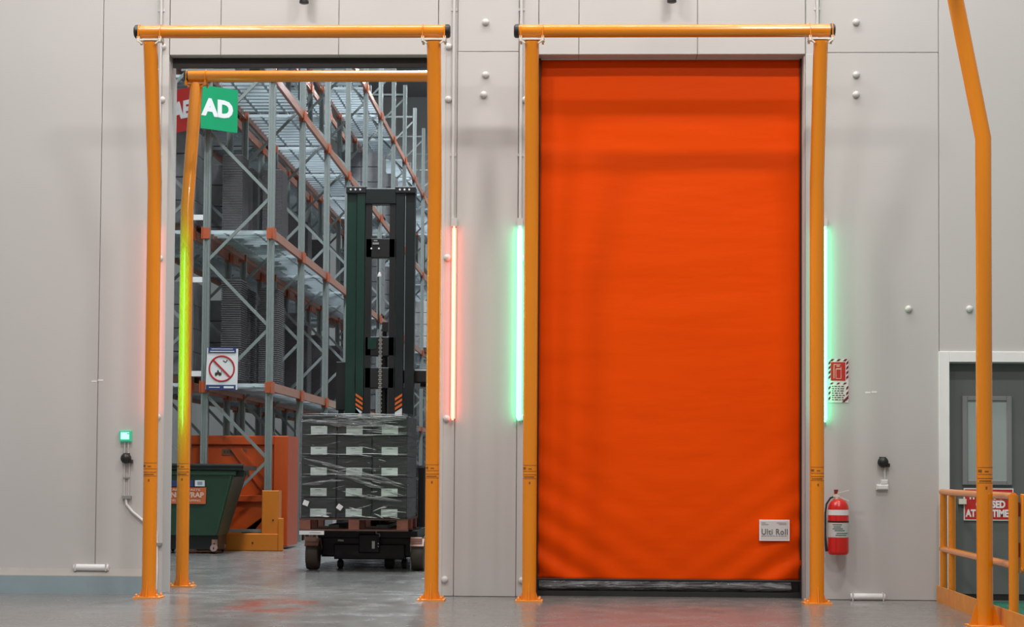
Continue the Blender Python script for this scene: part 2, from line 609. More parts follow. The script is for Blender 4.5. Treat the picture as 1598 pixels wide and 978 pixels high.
d2 = struct('door_2', (0.945, 0.12, 0), 'orange fabric roll door, closed, between two yellow posts')
NX, NZ = 90, 150
vs, fs = [], []
X0, X1, Z0, Z1 = -0.312, 2.196, 0.16, 5.16
for i in range(NZ + 1):
    for q in range(NX + 1):
        u, v = q / NX, i / NZ
        x = X0 + (X1 - X0) * u
        z = Z0 + (Z1 - Z0) * v
        y = 0.19
        y += 0.006 * noise.noise(Vector((x * 0.7, 3, z * 2.2)))                     # soft horizontal waves
        y += 0.0035 * math.sin(z * 9 + 0.8 * math.sin(x)) * math.exp(-((v - 0.83) / 0.05) ** 2)
        dl = math.exp(-u * 5.0) * math.exp(-v * 9.5)                                 # slack folds running up from both bottom corners
        dr = math.exp(-(1 - u) * 6.0) * math.exp(-v * 11.0)
        y -= 0.030 * dl * math.sin(21 * (z + 0.62 * (x - X0)) + 0.6)
        y -= 0.028 * dr * math.sin(22 * (z + 0.66 * (X1 - x)) + 0.4)
        edge = math.exp(-u * 14)
        y -= 0.006 * edge * math.sin(z * 17) * math.exp(-v * 2)
        zz = z - (1 - v) ** 8 * 0.012 * math.sin(PI * u)
        vs.append((x, y, zz))
for i in range(NZ):
    for q in range(NX):
        a = i * (NX + 1) + q
        fs.append((a, a + 1, a + NX + 2, a + NX + 1))
cu = MB().add(vs, fs).build('curtain', M_CURTAIN, d2, True)
so = cu.modifiers.new('thickness', 'SOLIDIFY')
so.thickness = 0.004
so.offset = 1
MB().box(-0.324, -0.306, 0.15, 0.28, 0, HO).build('side_guide', M_BLACK, d2)
MB().box(2.186, 2.203, 0.175, 0.28, 0, HO).build('side_guide', M_BLACK, d2)
MB().box(2.203, 2.215, 0.03, 0.28, 0, HO).build('side_guide', M_TRIM, d2)
MB().box(-0.306, 2.186, 0.235, 0.275, 0.0, 0.2).build('weight_bag', M_RUBBER, d2)
MB().lathe([(0.012, 0), (0.012, 2.49)], (-0.305, 0.18, 0.158), 'x', 10).build('bottom_hem', M_RUBBER, d2, True)
sl = MB()
vs, fs = [], []
for i in range(13):
    for q in range(81):
        a = PI * i / 12
        x = -0.295 + 2.40 * q / 80
        y = 0.225 - 0.062 * math.sin(a) - 0.012 * noise.noise(Vector((x * 3.5, i * 0.45, 1))) - 0.008 * noise.noise(Vector((x * 11, i * 0.8, 5)))
        z = 0.055 + 0.09 * (1 - i / 12) + 0.004 * noise.noise(Vector((x * 5, 2, 2)))
        vs.append((x, y, z))
for i in range(12):
    for q in range(80):
        a = i * 81 + q
        fs.append((a, a + 1, a + 82, a + 81))
sl.add(vs, fs).build('clear_sleeve', M_SLEEVE, d2, True)
MB().box(-0.306, 2.186, 0.18, 0.235, 0.0, 0.05).build('bottom_strip', M_RUBBER, d2)  # rubber seal along the floor
pl = MB().box(1.80, 2.086, 0.160, 0.174, 0.542, 0.742).build('door_plate', M_SIGNWHITE, d2)
MB().box(1.81, 2.076, 0.158, 0.1605, 0.556, 0.73).build('plate_print', pmat('pale_print', (0.58, 0.55, 0.54), 0.5), pl)
text('Ulti Roll', 0.078, (1.944, 0.156, 0.628), pmat('grey_print', (0.10, 0.11, 0.11), 0.5), pl, w=0.245, bold=0.0006, space=1.1)
sm = MB()
for x0, x1, z in ((1.82, 1.86, 0.712), (1.82, 1.885, 0.697), (1.965, 2.055, 0.712), (1.985, 2.055, 0.699)):
    sm.box(x0, x1, 0.1565, 0.158, z - 0.003, z + 0.003)
for k in range(9):
    sm.box(1.82 + k * 0.027, 1.82 + k * 0.027 + 0.021, 0.1565, 0.158, 0.584, 0.592)
sm.build('small_print', pmat('faint_print', (0.30, 0.29, 0.28), 0.5), pl)

d3 = struct('door_3', (4.03, 0.1, 0), 'grey steel door with tall vision panel behind the yellow barrier')
MB().box(3.56, 4.50, 0.10, 0.145, 0.06, 2.235).build('door_leaf', M_DOORGREY, d3)
MB().box(3.56, 4.50, 0.11, 0.15, 0.0, 0.06).build('bottom_strip', M_BLACK, d3)  # dark strip standing in for the shaded gap under the leaf
fr = MB()
wx0, wx1, wz0, wz1 = 3.70, 4.165, 1.085, 1.925
for b in ((wx0, wx0 + 0.05, wz0, wz1), (wx1 - 0.05, wx1, wz0, wz1), (wx0 + 0.05, wx1 - 0.05, wz0, wz0 + 0.045), (wx0 + 0.05, wx1 - 0.05, wz1 - 0.045, wz1)):
    fr.bbox(b[0], b[1], 0.07, 0.1, b[2], b[3], 0.006)
wf = fr.build('vision_panel_frame', pmat('frame_grey', (0.20, 0.20, 0.20), 0.45), d3)
MB().box(wx0 + 0.05, wx1 - 0.05, 0.085, 0.099, wz0 + 0.045, wz1 - 0.045).build('pane', M_GLASS, wf)
MB().box(3.66, 3.73, 0.05, 0.1, 0.905, 0.955).build('handle', M_SADDLE, d3)
t5 = struct('trim_5')
MB().bbox(3.462, 3.56, -0.02, 0.0, 0, 2.34, 0.004).build('jamb_trim', M_WHITE, t5)
MB().bbox(3.56, 4.50, -0.02, 0.0, 2.24, 2.34, 0.004).build('head_trim', M_WHITE, t5)
MB().bbox(4.50, 4.60, -0.02, 0.0, 0, 2.34, 0.004).build('jamb_trim', M_WHITE, t5)
sg = thing('door_sign', 'red sign with white capitals fixed on the grey steel door', 'sign', (3.944, 0.09, 0.9))
MB().box(3.712, 4.177, 0.082, 0.0985, 0.752, 1.055).build('sign_border', M_SIGNWHITE, sg)
MB().box(3.722, 4.167, 0.080, 0.083, 0.762, 1.045).build('sign_face', M_REDSIGN, sg)
for s_, z, w in (('THIS DOOR', 0.985, 0.39), ('CLOSED', 0.905, 0.275), ('AT ALL TIMES', 0.82, 0.435)):
    text(s_, 0.092, (3.944 if s_ != 'CLOSED' else 3.962, 0.078, z), M_SIGNWHITE, sg, w=w, bold=0.004)

# ================================================================== GOALPOSTS
def sticker(x, y, z, r, parent):
    m = MB()
    def patch(z0, z1, a0, a1):
        n = 6
        vs = []
        for zz in (z0, z1):
            for i in range(n + 1):
                a = a0 + (a1 - a0) * i / n
                vs.append((x + (r + 0.0012) * math.sin(a), y - (r + 0.0012) * math.cos(a), zz))
        m.add(vs, [(i, i + 1, n + 2 + i, n + 1 + i) for i in range(n)])
    for z0, z1 in ((z + 0.058, z + 0.063), (z - 0.063, z - 0.058), (z - 0.028, z - 0.022), (z + 0.004, z + 0.009)):
        patch(z0, z1, -1.2, 1.2)
    patch(z + 0.022, z + 0.044, -1.1, -0.55)
    patch(z + 0.024, z + 0.034, -0.2, 0.3)
    patch(z - 0.05, z - 0.04, -0.9, 0.7)
    patch(z - 0.11, z - 0.088, -0.1, 0.12)
    m.build('sticker', M_STICK, parent)['kind'] = 'stuff'


def goal(x0, x1, yb, lean, zk, zr, rx0, rx1, label, stickers=True, msad=M_SADDLE):
    t = thing('goalpost_guard', label, 'goalpost', ((x0 + x1) / 2, yb, 0))
    R = 0.065
    yr = yb + lean
    for x in (x0, x1):
        p = MB().tube([(x, yb, 0.012), (x, yb, zk), (x, yr, zr - 0.09)], R, 28).build('post', M_YEL, t, True)
        bp = MB().box(x - 0.125, x + 0.125, yb - 0.11, yb + 0.11, 0, 0.014)
        for sx in (-0.095, 0.095):
            for sy in (-0.08, 0.08):
                bp.lathe([(0.013, 0), (0.013, 0.022), (0.006, 0.032)], (x + sx, yb + sy, 0.012), 'z', 8)
        bp.build('base_plate', M_YELDIRTY, p)
        for sx in (-1, 1):
            MB().add([(x + sx * (R - 0.004), yb - 0.004, 0.01), (x + sx * (R + 0.022), yb - 0.004, 0.01), (x + sx * (R - 0.004), yb - 0.004, 0.10),
                      (x + sx * (R - 0.004), yb + 0.004, 0.01), (x + sx * (R + 0.022), yb + 0.004, 0.01), (x + sx * (R - 0.004), yb + 0.004, 0.10)],
                     [(0, 1, 2), (5, 4, 3), (0, 3, 4, 1), (1, 4, 5, 2), (2, 5, 3, 0)]).build('base_gusset', M_YEL, p)
        MB().add([(x - 0.004, yb - R, 0.01), (x + 0.004, yb - R, 0.01), (x + 0.004, yb - R - 0.035, 0.01), (x - 0.004, yb - R - 0.035, 0.01), (x - 0.004, yb - R, 0.16), (x + 0.004, yb - R, 0.16)],
                 [(0, 1, 2, 3), (0, 4, 5, 1), (3, 2, 5, 4), (0, 3, 4), (1, 5, 2)]).build('base_gusset', M_YEL, p)
        if stickers:
            sticker(x, yb, 1.18, R, p)
        sd = MB()
        zs = zr - 0.078
        sd.box(x - 0.115, x + 0.115, yr - 0.055, yr + 0.055, zs - 0.012, zs)
        for sx in (-0.1, 0.1):
            sd.box(x + sx - 0.012, x + sx + 0.012, yr - 0.06, yr + 0.06, zs - 0.004, zs + 0.024)
            for sy in (-0.066, 0.066):
                sd.lathe([(0.011, 0), (0.011, 0.03)], (x + sx, yr + sy, zs - 0.028), 'z', 8)
        sd.bar((x - 0.115, yr - 0.05, zs), (x - 0.06, yr - 0.05, zs - 0.045), 0.012, 0.03)
        sd.bar((x + 0.115, yr - 0.05, zs), (x + 0.06, yr - 0.05, zs - 0.045), 0.012, 0.03)
        s_ = sd.build('saddle_bracket', msad, t)
        ub = MB()
        for sx in (-0.1, 0.1):
            pts = [(x + sx, yr - 0.064, zs - 0.02)] + [(x + sx, yr - 0.064 * math.cos(a), zr + 0.064 * math.sin(a)) for a in [PI * q / 12 for q in range(13)]] + [(x + sx, yr + 0.064, zs - 0.02)]
            ub.tube(pts, 0.005, 6)
        ub.build('clamp_bolt', M_YEL, s_, True)['kind'] = 'stuff'
    MB().lathe([(0.058, 0), (0.058, rx1 - rx0 - 0.08)], (rx0 + 0.04, yr, zr), 'x', 28).build('top_rail', M_YEL, t, True)
    for x, sg_ in ((rx0 + 0.04, -1), (rx1 - 0.04, 1)):
        MB().lathe([(0.061, 0), (0.063, 0.012), (0.061, 0.034), (0.048, 0.045)], (x, yr, zr), 'x', 24, sg_).build('end_cap', M_BLACK, t, True)
    return t


goal(-3.870, -1.264, -0.55, -0.24, 3.845, 5.190, -4.012, -1.119, 'yellow goalpost guard standing before the open doorway')
goal(-0.371, 2.245, -0.55, -0.24, 3.845, 5.190, -0.529, 2.367, 'yellow goalpost guard standing before the closed orange door')
goal(-3.912, -1.24, 1.00, 0.36, 3.845, 5.272, -4.035, -1.10, 'yellow goalpost guard inside the doorway, lit green down its post', True, M_YEL)

# goalpost nearest the camera, beside the yellow barrier; its top rail is out of the picture
g4 = thing('goalpost_guard', 'tall bent yellow post in front of the yellow barrier and red door sign', 'goalpost', (3.235, -2.75, 0))
R4 = 0.062
for yy in (-2.75, -5.3):
    p = MB().tube([(3.235, yy, 0.012), (3.235, yy, 3.83), (2.985, yy, 5.12)], R4, 28).build('post', M_YEL, g4, True)
    MB().box(3.235 - 0.13, 3.235 + 0.13, yy - 0.13, yy + 0.13, 0, 0.014).build('base_plate', M_YELDIRTY, p)
    for sx in (-1, 1):
        MB().add([(3.235 + sx * (R4 - 0.006), yy - 0.005, 0.012), (3.235 + sx * (R4 + 0.065), yy - 0.005, 0.012), (3.235 + sx * (R4 - 0.006), yy - 0.005, 0.2),
                  (3.235 + sx * (R4 - 0.006), yy + 0.005, 0.012), (3.235 + sx * (R4 + 0.065), yy + 0.005, 0.012), (3.235 + sx * (R4 - 0.006), yy + 0.005, 0.2)],
                 [(0, 1, 2), (5, 4, 3), (0, 3, 4, 1), (1, 4, 5, 2), (2, 5, 3, 0)]).build('base_gusset', M_YEL, p)
    sticker(3.235, yy, 1.18, R4, p)
MB().lathe([(0.058, 0), (0.058, 2.95)], (2.985, -5.5, 5.19), 'y', 28).build('top_rail', M_YEL, g4, True)

# ================================================================== LED STRIPS AND WALL FITTINGS
def led(x, y, mat, r, sgn, label, z0=1.68, z1=3.50):
    t = thing('led_strip', label, 'light strip', (x, y, z0))
    f = -1 if sgn < 0 else 1
    MB().box(x - 0.024, x + 0.024, min(y, y + f * 0.012), max(y, y + f * 0.012), z0, z1).build('channel', M_LEDBACK, t)
    MB().lathe([(r * 0.5, -0.012), (r, 0.02), (r, z1 - z0 - 0.02), (r * 0.5, z1 - z0 + 0.012)], (x, y + f * (0.016 + r), z0), 'z', 14).build('tube', mat, t, True)
    for z, q in ((z0, -1), (z1, 1)):
        e = MB().box(x - 0.026, x + 0.026, min(y, y + f * 0.05), max(y, y + f * 0.05), min(z + q * 0.012, z + q * 0.09), max(z + q * 0.012, z + q * 0.09)) if q > 0 else \
            MB().lathe([(0.016, 0), (0.004, 0.03)], (x, y + f * 0.03, z - 0.014), 'z', 10, -1)
        e.build('end_fitting', M_CAP, t)
    return t


led(-3.990, 0.0, M_LEDR, 0.014, -1, 'red light strip hidden behind the left post of the open doorway, glowing on the wall')
led(-1.118, 0.0, M_LEDR, 0.014, -1, 'red glowing light strip on the wall right of the open doorway')
led(-0.490, 0.0, M_LEDG, 0.026, -1, 'green glowing light strip on the wall left of the orange door')
led(2.388, 0.0, M_LEDG, 0.026, -1, 'green glowing light strip right of the orange door, above the fire extinguisher')
lr = led(-4.03, 0.60, M_LEDGB, 0.026, 1, 'green light strip behind the wall, reflected along the inner yellow post')
for z in (1.8, 3.4):
    MB().box(-4.05, -4.01, T, 0.60, z - 0.02, z + 0.02).build('bracket_arm', M_GREYMET, lr)
for x, lab in ((-3.96, 'thin white conduit running up the wall beside the left end of the yellow rail'), (-1.135, 'thin white conduit rising above the red light strip'),
               (-0.490, 'thin white conduit rising above the green strip left of the orange door'), (2.325, 'thin white conduit rising behind the right end of the second rail')):
    t = thing('cable_conduit', lab, 'conduit', (x, 0, 3.59))
    MB().tube([(x, -0.02, 3.59), (x, -0.02, 7.5)], 0.014, 10).build('pipe', M_CAP, t, True)
    s_ = MB()
    for z in (4.2, 5.6, 7.0):
        s_.box(x - 0.03, x + 0.03, -0.008, 0, z - 0.012, z + 0.012)
    s_.build('saddle_clip', M_CAP, t)

for x, lab in ((-2.561, 'black sensor on the wall above the left yellow rail'), (0.936, 'black sensor on the wall above the right yellow rail')):
    t = thing('motion_sensor', lab, 'sensor', (x, 0, 5.625))
    MB().box(x - 0.03, x + 0.03, -0.04, 0, 5.76, 5.90).build('bracket', M_GREYMET, t)
    MB().lathe([(0.036, 0.025), (0.042, 0.045), (0.042, 0.22), (0.03, 0.235)], (x, -0.14, 5.625), 'z', 18).build('housing', M_GREYMET, t, True)
    MB().lathe([(0.034, 0.0), (0.045, 0.006), (0.045, 0.026), (0.036, 0.03)], (x, -0.14, 5.625), 'z', 18).build('lens', M_BLACK, t, True)
    MB().box(x - 0.015, x + 0.015, -0.12, -0.03, 5.80, 5.83).build('arm', M_GREYMET, t)

# control devices left of the open doorway
t = thing('door_status_display', 'small green lit display on the wall left of the open doorway', 'display', (-4.243, 0, 1.5))
MB().bbox(-4.30, -4.187, -0.045, 0, 1.445, 1.55, 0.008).build('case', M_GREENCASE, t)
MB().box(-4.283, -4.204, -0.048, -0.044, 1.466, 1.532).build('screen', M_SCREEN, t)
MB().box(-4.222, -4.204, -0.050, -0.047, 1.516, 1.524).build('screen_symbol', M_PRINT, t)


def push_button(x, z, lab):
    t = thing('push_button', lab, 'push button', (x, 0, z))
    MB().box(x - 0.03, x + 0.03, -0.02, 0, z - 0.035, z + 0.05).build('back_box', M_BLACK, t)
    MB().lathe([(0.045, 0), (0.05, 0.012), (0.05, 0.034), (0.036, 0.055), (0.012, 0.064)], (x, -0.012, z), 'y', 20, -1).build('button', M_BLACK, t, True)
    MB().box(x + 0.03, x + 0.062, -0.05, 0, z - 0.045, z - 0.012).build('key_lock', M_BLACK, t)
    return t


push_button(-4.234, 1.284, 'black mushroom push button below the green display')
push_button(2.935, 1.294, 'black mushroom push button on the wall above a small white box')
t = thing('power_cable', 'white cable dropping from the push button and looping behind the yellow post', 'cable', (-4.222, 0, 0.2))
MB().tube([(-4.252, -0.012, 1.44), (-4.252, -0.012, 1.33)], 0.008, 8).tube([(-4.218, -0.012, 1.44), (-4.216, -0.012, 1.33)], 0.008, 8).tube([(-4.252, -0.012, 1.24), (-4.25, -0.012, 0.93)], 0.006, 8).tube([(-4.205, -0.012, 1.24), (-4.207, -0.012, 0.93)], 0.006, 8).build('lead', M_CAP, t, True)
MB().tube([(-4.235, -0.015, 0.93), (-4.228, -0.015, 0.85), (-4.17, -0.018, 0.78), (-4.06, -0.018, 0.69), (-3.985, -0.018, 0.64), (-3.955, -0.018, 0.63), (-3.935, -0.02, 0.58), (-3.93, -0.02, 0.48), (-3.925, -0.02, 0.25), (-3.93, -0.02, 0.05), (-3.945, -0.025, 0.012)], 0.013, 10).build('cable_sheath', M_WHITE, t, True)
cl = MB()
for x, z in ((-4.225, 0.915), (-3.925, 0.47)):
    cl.box(x - 0.045, x + 0.045, -0.036, 0, z - 0.014, z + 0.014)
for z in (1.10, ):
    cl.box(-4.265, -4.20, -0.022, 0, z - 0.006, z + 0.006)
cl.build('cable_clip', M_GREYMET, t)
t = thing('junction_box', 'small white box hanging from a stem below the right push button', 'box', (2.935, 0, 1.05))
MB().bbox(2.875, 2.985, -0.045, 0, 1.035, 1.085, 0.01).bbox(2.915, 2.98, -0.04, 0, 1.085, 1.13, 0.008).build('case', M_WHITE, t)
MB().tube([(2.955, -0.012, 1.13), (2.955, -0.012, 1.25)], 0.01, 8).build('stem', M_CAP, t, True)
for x0, x1, z, y, lab in ((-4.717, -4.383, 0.245, 0, 'white tubular seam cover lying along the kerb top'), (2.628, 2.951, 0.033, 0, 'white tubular seam cover on the floor under the extinguisher wall')):
    t = thing('seam_cover', lab, 'cover', ((x0 + x1) / 2, -0.03, z - 0.024))
    MB().lathe([(0.028, 0), (0.033, 0.008), (0.033, x1 - x0 - 0.008), (0.028, x1 - x0)], (x0, -0.035, z), 'x', 14).build('cover_body', M_WHITE, t, True)
    e = MB()
    for x in (x0 + 0.02, x1 - 0.02):
        e.box(x - 0.006, x + 0.006, -0.07, 0, z - 0.032, z + 0.036)
    e.build('cover_strap', M_CAP, t)

# fire extinguisher
ex, ey = 2.503, -0.12
t = thing('fire_extinguisher', 'red fire extinguisher hung on the wall right of the orange door', 'fire extinguisher', (ex, ey, 0.43))
MB().lathe([(0.082, 0.0), (0.094, 0.012), (0.097, 0.03), (0.097, 0.43), (0.09, 0.465), (0.07, 0.495), (0.038, 0.515), (0.026, 0.52)], (ex, ey, 0.43), 'z', 32).build('cylinder', M_RED, t, True)
MB().lathe([(0.0982, 0), (0.0982, 0.05)], (ex, ey, 0.798), 'z', 32).build('white_band', M_SIGNWHITE, t, True)
lb = MB().lathe([(0.0982, 0), (0.0982, 0.135)], (ex, ey, 0.592), 'z', 32).build('paper_label', pmat('grey_label', (0.52, 0.54, 0.53), 0.5, vary=0.1, scale=30), t, True)
pm = MB()
for z, a0, a1 in ((0.71, -0.7, 0.2), (0.69, -0.6, 0.1), (0.672, -0.7, 0.3), (0.655, -0.5, 0.5), (0.63, -0.3, 0.9), (0.612, -0.4, 0.7)):
    vs = []
    for zz in (z - 0.005, z + 0.005):
        for i in range(7):
            a = a0 + (a1 - a0) * i / 6
            vs.append((ex + 0.0988 * math.sin(a), ey - 0.0988 * math.cos(a), zz))
    pm.add(vs, [(i, i + 1, i + 8, i + 7) for i in range(6)])
pm.build('label_print', pmat('grey_green_print', (0.12, 0.17, 0.15), 0.5), lb)
MB().lathe([(0.0986, 0), (0.0986, 0.014)], (ex, ey, 0.731), 'z', 32).build('strap', M_BLACK, t, True)
MB().lathe([(0.022, 0), (0.022, 0.03), (0.016, 0.035), (0.016, 0.07)], (ex - 0.015, ey, 0.945), 'z', 14).box(ex - 0.05, ex + 0.01, ey - 0.02, ey + 0.02, 0.965, 0.985).build('valve', M_SADDLE, t, True)
MB().lathe([(0.018, 0), (0.02, 0.04)], (ex - 0.02, ey, 0.995), 'z', 12).build('safety_pin', pmat('dark_red_plastic', (0.25, 0.02, 0.02), 0.4), t, True)
h = MB()
h.bar((ex - 0.02, ey, 1.0), (ex + 0.10, ey - 0.01, 1.03), 0.008, 0.022, (0, 1, 0))
h.bar((ex - 0.01, ey, 0.975), (ex + 0.10, ey - 0.01, 0.93), 0.008, 0.022, (0, 1, 0))
h.build('handle', M_SADDLE, t)
MB().tube([(ex - 0.035, ey, 0.972), (ex - 0.075, ey - 0.01, 0.955), (ex - 0.112, ey - 0.02, 0.90), (ex - 0.122, ey - 0.02, 0.82), (ex - 0.122, ey - 0.015, 0.6), (ex - 0.116, ey - 0.01, 0.52), (ex - 0.108, ey, 0.46)], [0.009] * 5 + [0.013, 0.013], 10).build('hose', M_RUBBER, t, True)
MB().box(ex - 0.03, ex + 0.03, -0.03, 0, 0.55, 0.95).box(ex - 0.125, ex - 0.08, ey - 0.015, ey + 0.01, 0.555, 0.575).build('wall_bracket', M_GREYMET, t)

t = thing('extinguisher_sign', 'red and white striped sign on the wall above the fire extinguisher', 'sign', (2.521, 0, 2.06))
MB().box(2.426, 2.617, -0.006, 0, 1.853, 2.265).build('sign_board', pmat('pinkish_sign_white', (0.72, 0.62, 0.62), 0.5), t)
st = MB()
def para(x0, z0, x1, z1, sl):
    st.add([(x0, -0.0075, z0), (x1, -0.0075, z0), (x1 + sl, -0.0075, z1), (x0 + sl, -0.0075, z1), (x0, -0.005, z0), (x1, -0.005, z0), (x1 + sl, -0.005, z1), (x0 + sl, -0.005, z1)],
           [(0, 1, 2, 3), (7, 6, 5, 4), (0, 4, 5, 1), (1, 5, 6, 2), (2, 6, 7, 3), (3, 7, 4, 0)])
for k in range(3):
    para(2.44 + k * 0.062, 2.243, 2.466 + k * 0.062, 2.265, 0.02)
    para(2.44 + k * 0.062, 2.025, 2.462 + k * 0.062, 2.042, 0.016)
for k in range(4):
    for x in (2.428, 2.596):
        st.add([(x, -0.0075, 2.07 + k * 0.045), (x + 0.02, -0.0075, 2.09 + k * 0.045), (x + 0.02, -0.0075, 2.115 + k * 0.045), (x, -0.0075, 2.095 + k * 0.045)], [(0, 1, 2, 3)])
        if k < 3:
            st.add([(x, -0.0075, 1.87 + k * 0.05), (x + 0.02, -0.0075, 1.89 + k * 0.05), (x + 0.02, -0.0075, 1.915 + k * 0.05), (x, -0.0075, 1.895 + k * 0.05)], [(0, 1, 2, 3)])
st.add([(2.555, -0.0078, 1.856), (2.58, -0.0078, 1.856), (2.616, -0.0078, 1.90), (2.616, -0.0078, 1.925)], [(0, 1, 2, 3)])
st.build('hazard_stripe', pmat('dark_red_print', (0.14, 0.01, 0.02), 0.5), t)['kind'] = 'stuff'
MB().box(2.45, 2.588, -0.009, -0.005, 2.06, 2.235).build('red_field', M_REDSIGN, t)
ic = MB()
for b in ((2.478, 2.484, 2.08, 2.215), (2.484, 2.545, 2.209, 2.215), (2.497, 2.502, 2.08, 2.17), (2.545, 2.55, 2.08, 2.19), (2.497, 2.55, 2.077, 2.082), (2.502, 2.545, 2.166, 2.176), (2.505, 2.535, 2.192, 2.203)):
    ic.box(b[0], b[1], -0.0105, -0.0085, b[2], b[3])
ic.build('pictogram', pmat('pink_print', (0.72, 0.38, 0.34), 0.5), t)
tx = MB()
random.seed(8)
for r in range(7):
    x = 2.462
    while x < 2.575:
        w = random.uniform(0.012, 0.034)
        tx.box(x, x + w, -0.0075, -0.0055, 1.875 + r * 0.021, 1.884 + r * 0.021)
        x += w + 0.009
tx.build('small_print', M_PRINT, t)

# ================================================================== YELLOW BARRIER AND GATE
XB = 3.425
t = thing('safety_barrier', 'yellow tubular barrier with kick plate standing out from the wall by the steel door', 'barrier', (XB, -1.5, 0))
p0 = MB().tube([(XB + 0.045, -0.16, 0.0), (XB + 0.045, -0.16, 1.03)], 0.034, 16).build('post', M_YEL, t, True)
MB().tube([(XB + 0.045, -0.52, 0.0), (XB + 0.045, -0.52, 1.03)], 0.034, 16).build('post', M_YEL, t, True)
MB().tube([(XB - 0.03, -3.0, 0.0), (XB - 0.03, -3.0, 1.03)], 0.038, 16).build('post', M_YEL, t, True)
for z in (1.02, 0.49):
    MB().tube([(XB + 0.045, -0.1, z), (XB - 0.03, -3.0, z)], 0.030, 14).build('rail', M_YEL, t, True)
MB().add([(XB - 0.005, -0.08, 0.0), (XB + 0.005, -0.08, 0.0), (XB + 0.005, -0.08, 0.15), (XB - 0.005, -0.08, 0.15), (XB - 0.085, -3.6, 0.0), (XB - 0.075, -3.6, 0.0), (XB - 0.075, -3.6, 0.15), (XB - 0.085, -3.6, 0.15)],
         [(0, 1, 2, 3), (7, 6, 5, 4), (0, 4, 5, 1), (1, 5, 6, 2), (2, 6, 7, 3), (3, 7, 4, 0)]).build('kick_plate', M_YELDIRTY, t)
t2 = thing('swing_gate', 'yellow gate at the right edge, hinged to the barrier end post', 'gate', (3.47, -3.0, 0.45))
MB().tube([(3.468, -3.0, 0.46), (3.468, -3.0, 1.02), (4.35, -3.0, 1.02), (4.35, -3.0, 0.46), (3.445, -3.0, 0.46)], 0.028, 14).build('gate_frame', M_YEL, t2, True)
for z in (0.61, 0.92):
    hg = MB().lathe([(0.021, 0), (0.021, 0.11)], (3.425, -3.0, z - 0.055), 'z', 12).box(3.425, 3.46, -3.01, -2.99, z - 0.04, z + 0.04)
    hg.build('hinge', pmat('maroon_hinge', (0.17, 0.015, 0.015), 0.5), t2, True)

# ================================================================== STORAGE RACKS
YF, PITCH, NB = 9.1, 2.9, 13
LV = (2.42, 4.71, 7.06, 9.46)
TOPZ = 11.47


def upright_mesh(x, y, z1):
    m = MB()
    # omega section: two flanges with a recessed web
    m.box(x - 0.05, x - 0.022, y - 0.04, y + 0.04, 0, z1)
    m.box(x + 0.022, x + 0.05, y - 0.04, y + 0.04, 0, z1)
    m.box(x - 0.022, x + 0.022, y - 0.018, y + 0.01, 0, z1)
    m.box(x - 0.07, x + 0.07, y - 0.06, y + 0.06, 0, 0.012)
    return m


def rack(xf, xr, label, nb, first=0, face=1):
    """one row of selective racking running away from the doorway"""
    t = thing('pallet_rack', label, 'rack', ((xf + xr) / 2, YF, 0))
    proto = {}

    def put(key, name, mb_fn, mat, dy, smooth=False):
        if key not in proto:
            proto[key] = mb_fn().build(name, mat, t, smooth)
            proto[key].location.y += dy
            return proto[key]
        c = proto[key].copy()
        C.objects.link(c)
        c.location.y = dy
        return c

    lo, hi = min(xf, xr), max(xf, xr)
    for n in range(first, nb + 1):
        dy = n * PITCH
        for x in (xf, xr):
            put(('u', x), 'upright', lambda: upright_mesh(x, YF, TOPZ), M_GALV, dy)
        # zig-zag bracing: nodes on the front leg at 1.31 + 1.96 i, on the rear leg halfway between
        zz = 0.35
        side = 0
        i = 0
        while zz + 0.98 < TOPZ:
            a = (xr if side == 0 else xf, YF, zz)
            b = (xf if side == 0 else xr, YF, zz + 0.98)
            put(('b', side, 0), 'brace', lambda: MB().bar(a, b, 0.045, 0.03), M_GALV, dy).location.z = (i // 2) * 1.96
            zz += 0.98
            side = 1 - side
            i += 1
        put(('h',), 'brace', lambda: MB().bar((xr, YF, 0.28), (xf, YF, 0.28), 0.045, 0.03), M_GALV, dy)
        put(('h2',), 'brace', lambda: MB().bar((xr, YF, TOPZ - 0.25), (xf, YF, TOPZ - 0.25), 0.045, 0.03), M_GALV, dy)
        for li, z in enumerate(LV):
            for x in (xf, xr):
                s = 0.052 if x == hi else -0.052
                def conn():
                    m = MB()
                    m.box(x + s - 0.006, x + s + 0.006, YF - 0.13, YF + 0.13, z - 0.11, z + 0.07)
                    m.box(x - 0.055, x + 0.055, YF - 0.058, YF - 0.046, z - 0.10, z + 0.06)
                    return m
                put(('c', x, li), 'beam_connector', conn, M_CONN, dy)
    for n in range(first, nb):
        dy = n * PITCH
        for li, z in enumerate(LV):
            for x in (xf, xr):
                put(('beam', x, li), 'beam', lambda: MB().bbox(x - 0.025, x + 0.025, YF + 0.05, YF + PITCH - 0.05, z - 0.07, z + 0.06, 0.004), M_BEAM, dy)
            def deck():
                m = MB()
                k = 11
                for i in range(k):
                    y = YF + 0.10 + (PITCH - 0.2) * (i + 0.5) / k
                    m.box(lo + 0.03, hi - 0.03, y - 0.095, y + 0.095, z + 0.02, z + 0.045)
                    m.box(lo + 0.03, hi - 0.03, y - 0.11, y - 0.095, z - 0.01, z + 0.045)
                for x in (lo + 0.25, hi - 0.25):
                    m.box(x - 0.02, x + 0.02, YF + 0.1, YF + PITCH - 0.1, z + 0.0, z + 0.018)
                return m
            put(('deck', li), 'deck', deck, M_DECK, dy)
    return t


